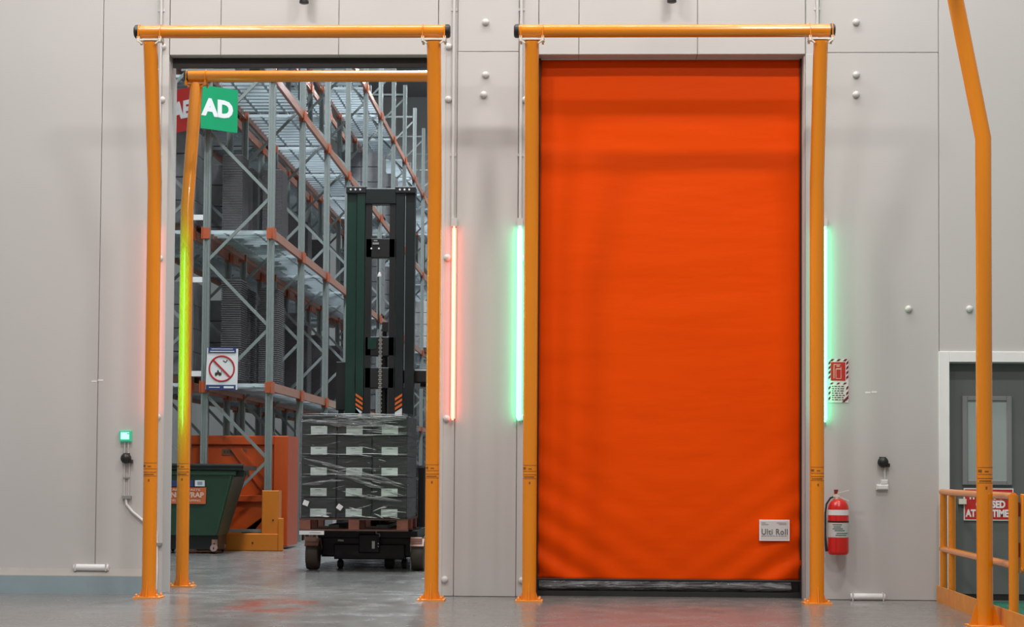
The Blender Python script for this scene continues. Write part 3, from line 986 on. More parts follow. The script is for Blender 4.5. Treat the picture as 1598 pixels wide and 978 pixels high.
XF, XR = -4.47, -5.43
rk = rack(XF, XR, 'galvanised pallet rack with orange beams along the aisle, no-entry sign on its end', NB)
rk2 = rack(-5.68, -6.64, 'second galvanised pallet rack standing back to back behind the aisle rack', 6)
sp = MB()
for z in (4.93, 4.0, 2.60, 1.1, 6.9, 8.6):
    MB().box(-5.63, -5.482, YF - 0.03, YF + 0.03, z - 0.04, z + 0.04).build('row_spacer', M_SIGNWHITE, rk2)

# uprights guard at the rack's foot
t = thing('rack_guard', 'amber steel guard bolted round the foot of the first rack upright', 'guard', (-4.45, 8.8, 0))
MB().bbox(-4.50, -4.25, 8.76, 8.79, 0, 0.88, 0.01).box(-4.27, -4.25, 8.79, 9.0, 0, 0.88).build('upright_shield', M_GUARD, t)
MB().bbox(-5.45, -4.23, 8.72, 8.75, 0.0, 0.25, 0.01).box(-5.45, -4.23, 8.75, 8.85, 0.24, 0.255).build('kick_rail', M_GUARD, t)
MB().bbox(-4.25, -4.17, 8.70, 8.73, 0.0, 0.48, 0.01).build('corner_plate', M_GUARD, t)
bl = MB()
for x, z in ((-4.33, 0.45), (-4.62, 0.12)):
    bl.lathe([(0.012, 0), (0.012, 0.012)], (x, 8.76 if z > 0.3 else 8.72, z), 'y', 8, -1)
bl.build('anchor_bolt', M_BLACK, t)

# ---- goods on the racks
tray_stack0 = None


def tray_stack(x, y, z, h, label, wx=0.31, wy=0.5):
    """tall column of nested ribbed trays"""
    global tray_stack0
    loc = (x, y, z)
    if tray_stack0 is None:
        tray_stack0 = thing('tray_stack', label, 'tray stack', loc, 'tray stacks on the racks')
        m = MB()
        k = 46
        H = 1.9
        for i in range(k):
            zz = z + 0.1 + H * i / k
            a = H / k
            m.box(x - wx / 2, x + wx / 2, y - wy / 2, y + wy / 2, zz, zz + a * 0.55)
            m.box(x - wx / 2 + 0.02, x + wx / 2 - 0.02, y - wy / 2 + 0.02, y + wy / 2 - 0.02, zz + a * 0.55, zz + a)
        m.build('trays', M_TRAY, tray_stack0)
        MB().box(x - wx / 2 - 0.02, x + wx / 2 + 0.02, y - wy / 2 - 0.02, y + wy / 2 + 0.02, z, z + 0.1).build('tray_base', M_RUBBER, tray_stack0)
        return tray_stack0
    return copy_tree(tray_stack0, loc, label)


ORD = ('first', 'second', 'third', 'fourth', 'fifth', 'sixth', 'seventh', 'eighth')
LN = ('lowest', 'second', 'third')
random.seed(11)
for li in range(2):
    zb = LV[li] + 0.046
    for n in range(5 - li):
        for side, x in (('inner', -5.19), ('aisle-side', -4.73)):
            for e, fy in (('near', 0.95), ('far', 1.75)):
                if side == 'aisle-side' and (n > 0 or e == 'near' or li == 2):
                    continue
                if n > 2 and side == 'inner' and e == 'far':
                    continue
                ts = tray_stack(x + random.uniform(-0.04, 0.04), YF + n * PITCH + fy + random.uniform(-0.05, 0.05), zb, 1.9,
                           'dark tray stack, %s rack level, %s bay from no-entry sign, %s, %s end' % (LN[li], ORD[n], side, e))
                ts.scale.z = (0.80, 0.62)[li] * random.uniform(0.9, 1.03)

gp = {}


def goods(x, y, z, w, d, h, mat, label, key):
    loc = (x, y, z)
    if key in gp:
        return copy_tree(gp[key], loc, label)
    t = thing('pallet_load', label, 'pallet load', loc, 'wrapped pallet loads on the racks')
    p = MB()
    for i in range(5):
        xx = x - w / 2 + (w - 0.1) * i / 4
        p.box(xx, xx + 0.1, y - d / 2, y + d / 2, z + 0.11, z + 0.13)
    for i in (-1, 0, 1):
        p.box(x - w / 2, x + w / 2, y + i * (d / 2 - 0.05) - 0.05, y + i * (d / 2 - 0.05) + 0.05, z, z + 0.11)
    p.build('pallet', M_WOOD, t)
    m = MB()
    rows = 4
    for i in range(rows):
        z0 = z + 0.13 + (h - 0.13) * i / rows
        for a in range(2):
            for b in range(2):
                e = random.uniform(-0.012, 0.012)
                m.bbox(x - w / 2 + w / 2 * a + 0.004, x - w / 2 + w / 2 * (a + 1) - 0.004, y - d / 2 + d / 2 * b + 0.004 + e, y - d / 2 + d / 2 * (b + 1) - 0.004 + e, z0, z0 + (h - 0.13) / rows - 0.008, 0.012)
    m.build('boxes', mat, t)
    gp[key] = t
    return t


for n in range(1, 6):
    for e, fy in (('near', 0.75), ('far', 2.15)):
        mat = (M_GOODS, M_GOODSW)[(n + (fy > 1)) % 2]
        goods(-4.95, YF + n * PITCH + fy, 0, 0.95, 1.1, 1.55, mat, '%s boxes on a floor pallet in the %s rack bay, %s half' % ('pale' if mat is M_GOODSW else 'grey', ORD[n], e), mat.name)
for n, li in ((5, 1), (6, 1), (7, 1), (5, 2), (6, 2), (5, 0), (6, 0), (7, 0)):
    goods(-4.95, YF + n * PITCH + 0.8, LV[li] + 0.046, 0.95, 1.1, 1.55, M_GOODS, 'grey wrapped load on the %s rack level, %s bay from the sign' % (LN[li], ORD[n]), M_GOODS.name)
goods(-4.80, YF + 9 * PITCH + 1.0, LV[1] + 0.046, 0.95, 1.1, 1.55, M_GOODSW, 'pale shiny wrapped load high in the rack, right of the forklift mast', M_GOODSW.name)
for n in range(0, 4):
    for li in range(0, 3):
        goods(-6.15, YF + n * PITCH + 0.85, LV[li] + 0.046, 0.95, 1.1, 1.55, M_GOODS, 'grey wrapped load in the back rack, %s level, %s bay from the sign' % (LN[li], ORD[n]), M_GOODS.name)

# no entry sign on the rack end
t = thing('no_entry_sign', 'white sign with red barred circle and navy bands on the rack end', 'sign', (-5.16, 8.98, 2.67))
bd = MB().add([(-5.395, 8.97, 2.36), (-4.925, 8.97, 2.36), (-4.918, 8.97, 2.965), (-5.375, 8.97, 2.975), (-5.395, 9.0, 2.36), (-4.925, 9.0, 2.36), (-4.918, 9.0, 2.965), (-5.375, 9.0, 2.975)],
              [(0, 1, 2, 3), (7, 6, 5, 4), (0, 4, 5, 1), (1, 5, 6, 2), (2, 6, 7, 3), (3, 7, 4, 0)]).build('sign_board', M_SIGNWHITE, t)
MB().box(-5.355, -4.945, 8.955, 8.972, 2.905, 2.985).build('header_band', M_BLUEPR, t)
MB().box(-5.385, -4.945, 8.955, 8.972, 2.355, 2.43).build('footer_band', M_BLUEPR, t)
hb = MB()
hb.box(-5.31, -4.99, 8.952, 8.956, 2.956, 2.964).box(-5.33, -4.97, 8.952, 8.956, 2.918, 2.93)
hb.box(-5.12, -4.97, 8.952, 8.956, 2.38, 2.41).box(-5.34, -5.18, 8.952, 8.956, 2.388, 2.398)
hb.build('band_print', M_SIGNWHITE, t)
rg = MB()
cx, cz = -5.155, 2.67
ring = [(cx + 0.185 * math.cos(2 * PI * i / 40), 8.966, cz + 0.185 * math.sin(2 * PI * i / 40)) for i in range(41)]
rg.tube(ring, 0.0125, 6, False)
rg.bar((cx - 0.13, 8.962, cz + 0.13), (cx + 0.13, 8.962, cz - 0.13), 0.025, 0.008)
rg.build('barred_circle', pmat('sign_red_ring', (0.50, 0.02, 0.03), 0.5), t, True)
fk = MB()
fk.prism([(cx - 0.10, cz - 0.09), (cx - 0.01, cz - 0.09), (cx - 0.01, cz - 0.06), (cx - 0.04, cz - 0.05), (cx - 0.05, cz - 0.02), (cx - 0.065, cz - 0.02), (cx - 0.07, cz - 0.055), (cx - 0.10, cz - 0.06)], 8.964, 8.970)
fk.bar((cx - 0.005, 8.967, cz - 0.10), (cx - 0.005, 8.967, cz - 0.03), 0.006, 0.004)
for x in (cx - 0.085, cx - 0.025):
    fk.lathe([(0.014, 0), (0.014, 0.006)], (x, 8.970, cz - 0.095), 'y', 10, -1)
fk.bar((cx + 0.02, 8.967, cz + 0.12), (cx + 0.06, 8.967, cz + 0.09), 0.012, 0.004)
fk.bar((cx + 0.06, 8.967, cz + 0.09), (cx + 0.08, 8.967, cz + 0.13), 0.012, 0.004)
fk.build('pictogram', M_PRINT, t)

# V-shaped hanging sign at the aisle end
t = thing('aisle_sign', 'red and green V-shaped sign with white capitals high behind the inner post', 'sign', (-5.457, 8.6, 6.45))
A = Vector((-5.44, 8.6, 0))
for nm, P, mat, s_, off, w, rev in (('green_face', Vector((-4.97, 8.98, 0)), M_GREENSIGN, 'AD', 0.44, 0.52, False), ('red_face', Vector((-5.91, 8.98, 0)), M_REDSIGN, 'AE', 0.74, 0.40, True)):
    d = (P - A)
    L_ = d.length
    u = d.normalized()
    nn = Vector((u.y, -u.x, 0)) if not rev else Vector((-u.y, u.x, 0))
    if nn.y > 0:
        nn = -nn
    q = [A, A + d]
    vs = []
    for o_ in (Vector((0, 0, 0)), -nn * 0.012):
        for pp in q:
            vs += [pp + o_ + Vector((0, 0, 6.175)), pp + o_ + Vector((0, 0, 6.815))]
    fc = MB().add(vs, [(0, 2, 3, 1), (4, 5, 7, 6), (0, 1, 5, 4), (2, 6, 7, 3), (0, 4, 6, 2), (1, 3, 7, 5)]).build(nm, mat, t)
    c = A + d * off + nn * 0.004 + Vector((0, 0, 6.50))
    uu = u if not rev else -u
    text(s_, 0.335, c, M_SIGNWHITE, fc, u=uu, w=w, bold=0.018)
hk = MB()
for x in (-5.44, -5.2, -5.7):
    hk.bar((x, 8.9, 6.8), (x, 8.9, 7.1), 0.012, 0.012)
hk.bar((-5.8, 8.9, 7.1), (-5.0, 8.9, 7.1), 0.03, 0.03).bar((-5.43, 8.9, 7.1), (-5.43, 9.06, 7.1), 0.03, 0.03, (0, 0, 1))
hk.build('hanger', M_GALV, t)

# orange tipping hopper in the first ground bay
t = thing('steel_hopper', 'orange steel tipping hopper standing behind the green wheelie bin', 'hopper', (-5.0, 9.9, 0))
y0 = 9.42
MB().bbox(-5.75, -4.40, y0, y0 + 0.04, 0.06, 1.55, 0.01).build('front_panel', M_ORANGE, t)
MB().bbox(-5.78, -4.39, y0 - 0.05, y0 + 0.05, 1.55, 1.69, 0.012).build('rim', M_ORANGE, t)
MB().bbox(-4.44, -4.22, y0 - 0.06, y0 + 0.9, 0.04, 1.69, 0.012).build('side_column', M_ORANGE, t)
MB().box(-5.75, -4.44, y0 + 0.86, y0 + 0.9, 0.06, 1.69).build('back_panel', M_ORANGE, t)
MB().box(-5.75, -5.71, y0 + 0.04, y0 + 0.86, 0.06, 1.69).build('side_panel', M_ORANGE, t)
MB().box(-5.75, -4.44, y0 + 0.04, y0 + 0.86, 0.06, 0.12).build('base', M_ORANGE, t)
rb = MB()
rb.prism([(-5.1, 1.50), (-4.93, 1.50), (-4.50, 0.95), (-4.50, 0.72)], y0 - 0.045, y0)
rb.build('diagonal_rib', M_ORANGE, t)
MB().prism([(-4.50, 0.30), (-4.50, 0.55), (-4.85, 0.10), (-5.1, 0.10)], y0 - 0.045, y0).build('diagonal_rib', M_ORANGE, t)
MB().bbox(-5.75, -4.44, y0 - 0.07, y0, 0.70, 0.80, 0.01).build('cross_rail', M_ORANGE, t)
MB().bbox(-4.86, -4.46, y0 - 0.055, y0, 0.05, 0.12, 0.008).build('fork_pocket', M_GUARD, t)
plq = MB().box(-5.23, -4.86, y0 - 0.012, y0, 1.40, 1.49).build('maker_plate', pmat('brown_plate', (0.17, 0.06, 0.035), 0.5), t)
ml = MB()
for k in range(7):
    ml.box(-5.20 + k * 0.046, -5.17 + k * 0.046, y0 - 0.016, y0 - 0.011, 1.425, 1.465)
ml.build('plate_print', M_PRINT, plq)

# green wheelie bin
by = 7.6
t = thing('wheelie_bin', 'large dark green wheelie bin with orange label left of the rack', 'bin', (-5.24, 8.1, 0))
b = MB()
def tbox(x0, x1, ya, yb_, z0, X0_, X1_, Ya, Yb, z1):
    b.add([(x0, ya, z0), (x1, ya, z0), (x1, yb_, z0), (x0, yb_, z0), (X0_, Ya, z1), (X1_, Ya, z1), (X1_, Yb, z1), (X0_, Yb, z1)],
          [(3, 2, 1, 0), (4, 5, 6, 7), (0, 1, 5, 4), (1, 2, 6, 5), (2, 3, 7, 6), (3, 0, 4, 7)])
tbox(-5.78, -4.93, by + 0.12, by + 0.85, 0.26, -5.90, -4.70, by + 0.03, by + 0.98, 1.10)
b.build('body', M_BIN, t)
MB().bbox(-5.93, -4.66, by, by + 1.0, 1.10, 1.17, 0.01).build('rim', M_BIN, t)
MB().bbox(-5.95, -4.555, by - 0.03, by + 1.02, 1.17, 1.235, 0.012).lathe([(0.028, 0), (0.028, 1.40)], (-5.95, by - 0.02, 1.235), 'x', 10).build('lid', pmat('lid_plastic', (0.010, 0.015, 0.013), 0.35), t, True)
MB().box(-4.70, -4.56, by + 0.1, by + 0.25, 1.08, 1.18).lathe([(0.04, 0), (0.04, 0.1)], (-4.66, by + 0.17, 1.12), 'x', 12).build('trunnion', M_BLACK, t)
rbm = MB()
for x0, x1 in ((-5.0, -4.97),):
    rbm.bar((x0 + 0.06, by + 0.07, 0.3), (x0 + 0.27, by + 0.005, 1.1), 0.03, 0.03)
rbm.build('corner_rib', M_BIN, t)
MB().box(-5.78, -4.94, by + 0.22, by + 0.8, 0.06, 0.27).build('undercarriage', M_BLACK, t)
for x in (-4.98, -5.70):
    for yy in (by + 0.17, by + 0.75):
        w = MB().lathe([(0.03, 0), (0.075, 0.006), (0.08, 0.02), (0.075, 0.034), (0.03, 0.04)], (x - 0.02, yy, 0.08), 'x', 18).build('caster', M_RUBBER, t, True)
        MB().lathe([(0.045, 0), (0.03, 0.008)], (x + 0.02, yy, 0.085), 'x', 14).lathe([(0.05, 0), (0.05, 0.05)], (x, yy - 0.026, 0.085), 'y', 14, -1).build('hub', pmat('pink_grey_hub', (0.42, 0.25, 0.24), 0.5), w, True)
        MB().box(x - 0.035, x + 0.035, yy - 0.03, yy + 0.03, 0.11, 0.2).build('fork', M_FENDER, w)
lab = MB().add([(-5.80, by + 0.043, 0.70), (-5.09, by + 0.043, 0.70), (-5.08, by + 0.02, 0.93), (-5.81, by + 0.02, 0.93), (-5.80, by + 0.06, 0.70), (-5.09, by + 0.06, 0.70), (-5.08, by + 0.04, 0.93), (-5.81, by + 0.04, 0.93)],
               [(0, 1, 2, 3), (7, 6, 5, 4), (0, 4, 5, 1), (1, 5, 6, 2), (2, 6, 7, 3), (3, 7, 4, 0)]).build('orange_label', pmat('label_orange', (0.72, 0.16, 0.05), 0.5), t)
M_PEACH = pmat('peach_print', (0.78, 0.50, 0.40), 0.5)
text('SHRINK WRAP', 0.10, (-5.45, by + 0.026, 0.825), M_PEACH, lab, w=0.68, bold=0.004)
text('ALL PLASTIC WASTE', 0.04, (-5.45, by + 0.014, 0.895), M_PEACH, lab, w=0.58, bold=0.001)
text('NO FOOD OR STRAPPING', 0.04, (-5.45, by + 0.036, 0.745), M_PEACH, lab, w=0.58, bold=0.001)
bl_ = MB().box(-5.80, -5.255, by + 0.008, by + 0.03, 0.94, 1.03).build('blue_label', M_BLUEPR, t)
MB().box(-5.235, -5.10, by + 0.008, by + 0.03, 0.945, 1.03).build('white_label', M_SIGNWHITE, t)
MB().box(-5.20, -5.13, by + 0.005, by + 0.009, 0.965, 1.01).build('label_symbol', pmat('grey_blue_print', (0.3, 0.36, 0.45), 0.5), t)

# ================================================================== REACH TRUCK WITH ITS LOAD
XC = -2.425
t = thing('reach_truck', 'dark green and black forklift truck with tall mast in the doorway', 'forklift', (XC, 5.4, 0))
ms = MB()


def channel(x0, x1, ya, yb_, z0, z1, open_side):
    m = MB()
    m.box(x0, x1, ya, ya + 0.03, z0, z1)
    m.box(x0, x1, yb_ - 0.03, yb_, z0, z1)
    if open_side > 0:
        m.box(x0, x0 + 0.03, ya + 0.03, yb_ - 0.03, z0, z1)
    else:
        m.box(x1 - 0.03, x1, ya + 0.03, yb_ - 0.03, z0, z1)
    return m


for s in (-1, 1):
    xo = XC + s * 0.435
    a, b_ = sorted((xo, xo - s * 0.12))
    channel(a, b_, 5.44, 5.58, 0.3, 4.74, -s).build('outer_mast_rail', M_DGREEN if s < 0 else M_MASTSHADE, t)  # one mast paint; the right rails take its shaded copy
    a, b_ = sorted((xo - s * 0.135, xo - s * 0.235))
    channel(a, b_, 5.40, 5.52, 0.3, 4.72, -s).build('inner_mast_rail', M_DGREEN if s < 0 else M_MASTSHADE, t)
    a, b_ = sorted((xo - s * 0.245, xo - s * 0.32))
    channel(a, b_, 5.42, 5.5, 0.3, 4.66, -s).build('fork_mast_rail', M_BLACK, t)
    # cap blocks with bolts
    a, b_ = sorted((xo + s * 0.005, xo - s * 0.25))
    cp = MB().bbox(a, b_, 5.37, 5.6, 4.70, 4.785, 0.008).build('mast_cap', M_BLACK, t)
    bo = MB()
    for k in range(3):
        bo.lathe([(0.013, 0), (0.013, 0.012)], (a + 0.06 + k * 0.06, 5.372, 4.745), 'y', 8, -1)
    bo.build('cap_bolt', M_SIGNWHITE, cp)['kind'] = 'stuff'
    # hazard sticker near the load
    cxs = xo - s * 0.185
    hs = MB().box(cxs - 0.045, cxs + 0.045, 5.392, 5.401, 1.86, 2.12).build('hazard_sticker', M_BLACK, t)
    MB().prism([(cxs - 0.045, 1.86), (cxs + 0.045, 1.86), (cxs + s * 0.045, 1.975), (cxs - s * 0.045, 1.92)], 5.3895, 5.392).build('white_patch', M_SIGNWHITE, hs)
    st2 = MB()
    for k in range(3):
        z = 1.945 + k * 0.06
        st2.add([(cxs - s * 0.045, 5.3905, z + 0.0), (cxs + s * 0.045, 5.3905, z + 0.06), (cxs + s * 0.045, 5.3905, z + 0.092), (cxs - s * 0.045, 5.3905, z + 0.032)], [(0, 1, 2, 3)])
    st2.build('orange_stripe', pmat('hazard_orange', (0.85, 0.16, 0.02), 0.45), hs)['kind'] = 'stuff'
xi0, xi1 = XC - 0.19, XC + 0.19
MB().bbox(XC - 0.20, XC + 0.20, 5.39, 5.55, 4.565, 4.765, 0.01).build('top_crossbar', M_MASTSHADE, t)
mb_ = MB().bbox(xi0, xi1, 5.42, 5.52, 3.88, 4.13, 0.01).build('mid_crossbar', M_BLACK, t)
MB().box(XC - 0.10, XC - 0.02, 5.405, 5.421, 4.05, 4.075).box(XC - 0.085, XC - 0.04, 5.405, 5.421, 4.09, 4.105).build('sticker', M_GREYMET, mb_)
MB().lathe([(0.012, 0), (0.012, 0.01)], (XC - 0.115, 5.42, 4.0), 'y', 8, -1).lathe([(0.012, 0), (0.012, 0.01)], (XC - 0.02, 5.42, 4.0), 'y', 8, -1).build('bolt', M_SIGNWHITE, mb_)
MB().bbox(xi0, xi1, 5.42, 5.52, 2.63, 2.88, 0.01).build('low_crossbar', M_BLACK, t)
MB().box(XC - 0.15, XC - 0.04, 5.412, 5.425, 2.72, 2.87).build('cover_plate', M_DGREEN, t)
MB().bbox(xi0, xi1, 5.42, 5.6, 2.22, 2.49, 0.01).build('low_crossbar', M_BLACK, t)
MB().lathe([(0.05, 0), (0.05, 2.4), (0.03, 2.42), (0.03, 2.62)], (XC + 0.045, 5.60, 0.4), 'z', 18).build('lift_cylinder', M_BLACK, t, True)
hp = MB()
hp.box(XC + 0.02, XC + 0.10, 5.5, 5.6, 2.95, 3.07)
hp.build('chain_anchor', M_BLACK, t)
ch = MB()
z = 1.5
i = 0
while z < 2.93:
    w = 0.024 if i % 2 else 0.015
    ch.box(XC + 0.012 - w, XC + 0.012 + w, 5.405, 5.425, z, z + 0.018)
    z += 0.025
    i += 1
ch.build('lift_chain', M_CHAIN, t)
MB().tube([(XC - 0.145, 5.43, 4.66), (XC - 0.15, 5.43, 4.1), (XC - 0.03, 5.43, 3.9), (XC - 0.03, 5.44, 3.62), (XC - 0.02, 5.46, 2.98)], 0.009, 8).build('hydraulic_hose', M_RUBBER, t, True)
MB().lathe([(0.025, 0), (0.028, 0.02), (0.01, 0.06)], (XC - 0.01, 5.43, 3.64), 'z', 10).build('hose_ferrule', M_SIGNWHITE, t, True)
# cab behind the mast
MB().bbox(-3.0, -1.85, 5.75, 7.2, 0.12, 1.25, 0.03).build('body', M_CHASSIS, t)
MB().bbox(-2.75, -1.80, 5.62, 7.1, 2.30, 2.48, 0.02).build('overhead_guard', M_BLACK, t)
for x, yy in ((-2.94, 5.7), (-1.74, 5.7), (-2.9, 7.0), (-1.78, 7.0)):
    MB().bar((x, yy, 1.2), (x, yy, 2.45), 0.07, 0.07).build('guard_pillar', M_BLACK, t)
MB().bbox(-3.0, -2.87, 5.6, 5.9, 1.95, 2.57, 0.01).build('mast_light_housing', M_CHASSIS, t)
MB().bbox(-1.93, -1.55, 5.72, 5.9, 2.26, 2.50, 0.01).build('side_arm', M_CHASSIS, t)
MB().bbox(-2.75, -2.42, 6.2, 6.6, 1.2, 1.75, 0.03).build('seat', M_RUBBER, t)
MB().lathe([(0.03, 0), (0.04, 0.03), (0.03, 0.06)], (-1.72, 5.68, 2.15), 'y', 12, -1).build('work_lamp', M_SIGNWHITE, t, True)
gl = MB().box(-2.19, -2.13, 5.66, 5.67, 1.85, 2.24).box(-1.80, -1.76, 5.66, 5.67, 1.80, 2.02)
gl.build('clear_screen', pmat('pale_cyan_screen', (0.42, 0.60, 0.60), 0.1), t)
# straddle legs, wheels, chassis under the load
for s, nm in ((-1, 0), (1, 1)):
    xw = XC + s * 0.625
    MB().bbox(xw - 0.075, xw + 0.075, 4.25, 5.9, 0.17, 0.36, 0.02).build('straddle_leg', M_CHASSIS, t)
    w = MB().lathe([(0.10, 0), (0.168, 0.005), (0.178, 0.03), (0.178, 0.12), (0.168, 0.145), (0.10, 0.15)], (xw - 0.075, 4.13, 0.179), 'x', 32).build('load_wheel', M_TYRE, t, True)
    MB().lathe([(0.09, 0), (0.05, 0.012)], (xw - 0.075 if s > 0 else xw + 0.075, 4.13, 0.179), 'x', 20, -1 if s > 0 else 1).build('hub', M_CHASSIS, w, True)
    fd = MB()
    vs, fs = [], []
    for k in range(9):
        a = math.radians(35 + 130 * k / 8)
        for rr in (0.185, 0.205):
            for xx in (xw - 0.08, xw + 0.08):
                vs.append((xx, 4.13 - rr * math.cos(a), 0.179 + rr * math.sin(a)))
    for k in range(8):
        q = k * 4
        fs += [(q, q + 1, q + 5, q + 4), (q + 2, q + 6, q + 7, q + 3), (q, q + 4, q + 6, q + 2), (q + 1, q + 3, q + 7, q + 5)]
    fd.add(vs, fs)
    fd.bbox(xw - 0.08, xw + 0.06, 3.98, 4.0, 0.34, 0.40, 0.01)
    fd.build('wheel_fender', M_FENDER, t, True)
ch = MB()
ch.bbox(XC - 0.56, XC + 0.56, 4.35, 5.7, 0.145, 0.455, 0.02)
ch.bbox(XC - 0.60, XC + 0.60, 4.32, 5.6, 0.37, 0.47, 0.01)
ch.bbox(XC - 0.40, XC + 0.45, 4.30, 4.36, 0.12, 0.30, 0.01)
ch.bbox(XC - 0.1, XC + 0.15, 4.26, 4.34, 0.2, 0.42, 0.01)
ch.build('chassis', M_CHASSIS, t)
for x, r_, w_ in ((XC - 0.36, 0.05, 0.07), (XC + 0.24, 0.075, 0.12), (XC + 0.42, 0.06, 0.07)):
    MB().lathe([(r_ * 0.7, 0), (r_, 0.01), (r_, w_ - 0.01), (r_ * 0.7, w_)], (x - w_ / 2, 4.6, r_), 'x', 20).box(x - 0.02, x + 0.02, 4.57, 4.63, r_, 0.2).build('caster', M_RUBBER, t, True)
pt = MB()
for a in ((XC + 0.06, XC + 0.095, 0.25, 0.34), (XC + 0.13, XC + 0.142, 0.305, 0.317), (XC + 0.13, XC + 0.142, 0.27, 0.282)):
    pt.box(a[0], a[1], 4.252, 4.262, a[2], a[3])
pt.build('rating_plate', M_SIGNWHITE, t)
MB().tube([(XC + 0.11, 4.25, 0.46), (XC + 0.115, 4.24, 0.43), (XC + 0.15, 4.24, 0.43), (XC + 0.155, 4.25, 0.40)], 0.008, 6).bar((XC - 0.36, 4.34, 0.345), (XC - 0.29, 4.34, 0.34), 0.02, 0.02).build('lug', M_GREYMET, t)
MB().tube([(XC + 0.52, 4.32, 0.0), (XC + 0.52, 4.32, 0.28)], 0.006, 6).build('static_rod', M_CHAIN, t)
for s in (-1, 1):
    x = XC - 0.05 + s * 0.28
    MB().box(x - 0.06, x + 0.06, 3.75, 5.42, 0.51, 0.55).box(x - 0.06, x + 0.06, 5.36, 5.42, 0.51, 1.0).build('fork', M_CHASSIS, t)
MB().bbox(XC - 0.4, XC + 0.4, 5.34, 5.37, 0.6, 1.8, 0.01).build('load_backrest', M_BLACK, t)

# pallet carried on the forks
px0, px1, py0, py1 = -3.15, -1.885, 3.70, 4.90
t = thing('pallet', 'brown wooden pallet on the forks under the wrapped cartons', 'pallet', ((px0 + px1) / 2, (py0 + py1) / 2, 0.478))
for i in range(7):
    y = py0 + (py1 - py0 - 0.1) * i / 6
    MB().box(px0, px1, y, y + 0.1, 0.605, 0.625).build('top_board', M_WOOD, t)
for i in range(3):
    y = py0 + (py1 - py0 - 0.1) * i / 2
    MB().box(px0, px1, y, y + 0.1, 0.478, 0.497).build('bottom_board', M_WOOD, t)
    for x in (px0, (px0 + px1) / 2 - 0.06, px1 - 0.13):
        MB().box(x, x + 0.125, y, y + 0.1, 0.497, 0.605).build('block', pmat('pallet_block_wood', (0.24, 0.085, 0.06), 0.8, vary=0.25, scale=18), t)
pl = thing('paper_tag', 'long white paper tag on the pallet\'s lower left edge', 'tag', (-3.05, 3.69, 0.43))
MB().box(-3.15, -2.86, 3.688, 3.699, 0.432, 0.478).build('tag_sheet', M_SIGNWHITE, pl)
MB().box(-3.03, -2.90, 3.686, 3.689, 0.453, 0.460).build('tag_print', M_GREYMET, pl)

# cartons
ROWN = ('bottom', 'second', 'middle', 'fourth', 'top')
COLN = ('left', 'centre', 'right')
cw = (px1 - px0 - 0.02) / 3
lh = 0.2405
z0c = 0.626
proto = None
for r in range(5):
    for c in range(3):
        x = px0 + 0.01 + c * cw
        z = z0c + r * lh
        labl = 'dark carton with pale label in the wrapped load, %s row, %s' % (ROWN[r], COLN[c])
        loc = (x + cw / 2, py0 + 0.32, z)
        if proto is None:
            proto = thing('carton', labl, 'carton', loc, 'cartons on the forklift pallet')
            MB().bbox(x + 0.004, x + cw - 0.004, py0 + 0.02, py0 + 0.60, z, z + lh - 0.004, 0.008).build('box', M_CARTON, proto)
            lx = x + cw / 2 - 0.002
            lb = MB().box(lx - 0.095, lx + 0.095, py0 + 0.012, py0 + 0.0205, z + 0.016, z + 0.108).build('paper_label', M_LABEL, proto)
            MB().box(lx - 0.04, lx + 0.03, py0 + 0.010, py0 + 0.0125, z + 0.088, z + 0.095).box(lx - 0.02, lx + 0.05, py0 + 0.010, py0 + 0.0125, z + 0.024, z + 0.029).build('label_print', M_GREYMET, lb)
        else:
            copy_tree(proto, loc, labl)
p2 = None
for r in range(5):
    x = px0 + 0.01 + 2 * cw
    z = z0c + r * lh
    labl = 'dark carton at the right rear of the wrapped load, %s row' % ROWN[r]
    loc = (x + cw / 2, py0 + 0.9, z)
    if p2 is None:
        p2 = MB().bbox(x + 0.004 - loc[0], x + cw - 0.004 - loc[0], -0.295, 0.29, 0, lh - 0.004, 0.008).build('carton', M_CARTON)
        tag(p2, labl, 'carton', 'cartons on the forklift pallet')
        p2.location = loc
    else:
        c_ = p2.copy()
        C.objects.link(c_)
        c_.location = loc
        c_['label'] = labl
# loose labels stuck askew on the film
for x, z, a, lab_ in ((-3.075, 0.80, -0.35, 'small white sticker askew at the left of the wrapped load'), (-2.68, 0.755, -0.6, 'small white sticker askew low in the middle of the wrapped load')):
    m = MB()
    q = []
    for i, j_ in ((-1, -1), (1, -1), (1, 1), (-1, 1)):
        q.append((x + i * 0.032 * math.cos(a) - j_ * 0.03 * math.sin(a), z + i * 0.032 * math.sin(a) + j_ * 0.03 * math.cos(a)))
    tag(m.prism(q, py0 - 0.024, py0 - 0.02).build('sticker', M_SIGNWHITE), lab_, 'sticker')

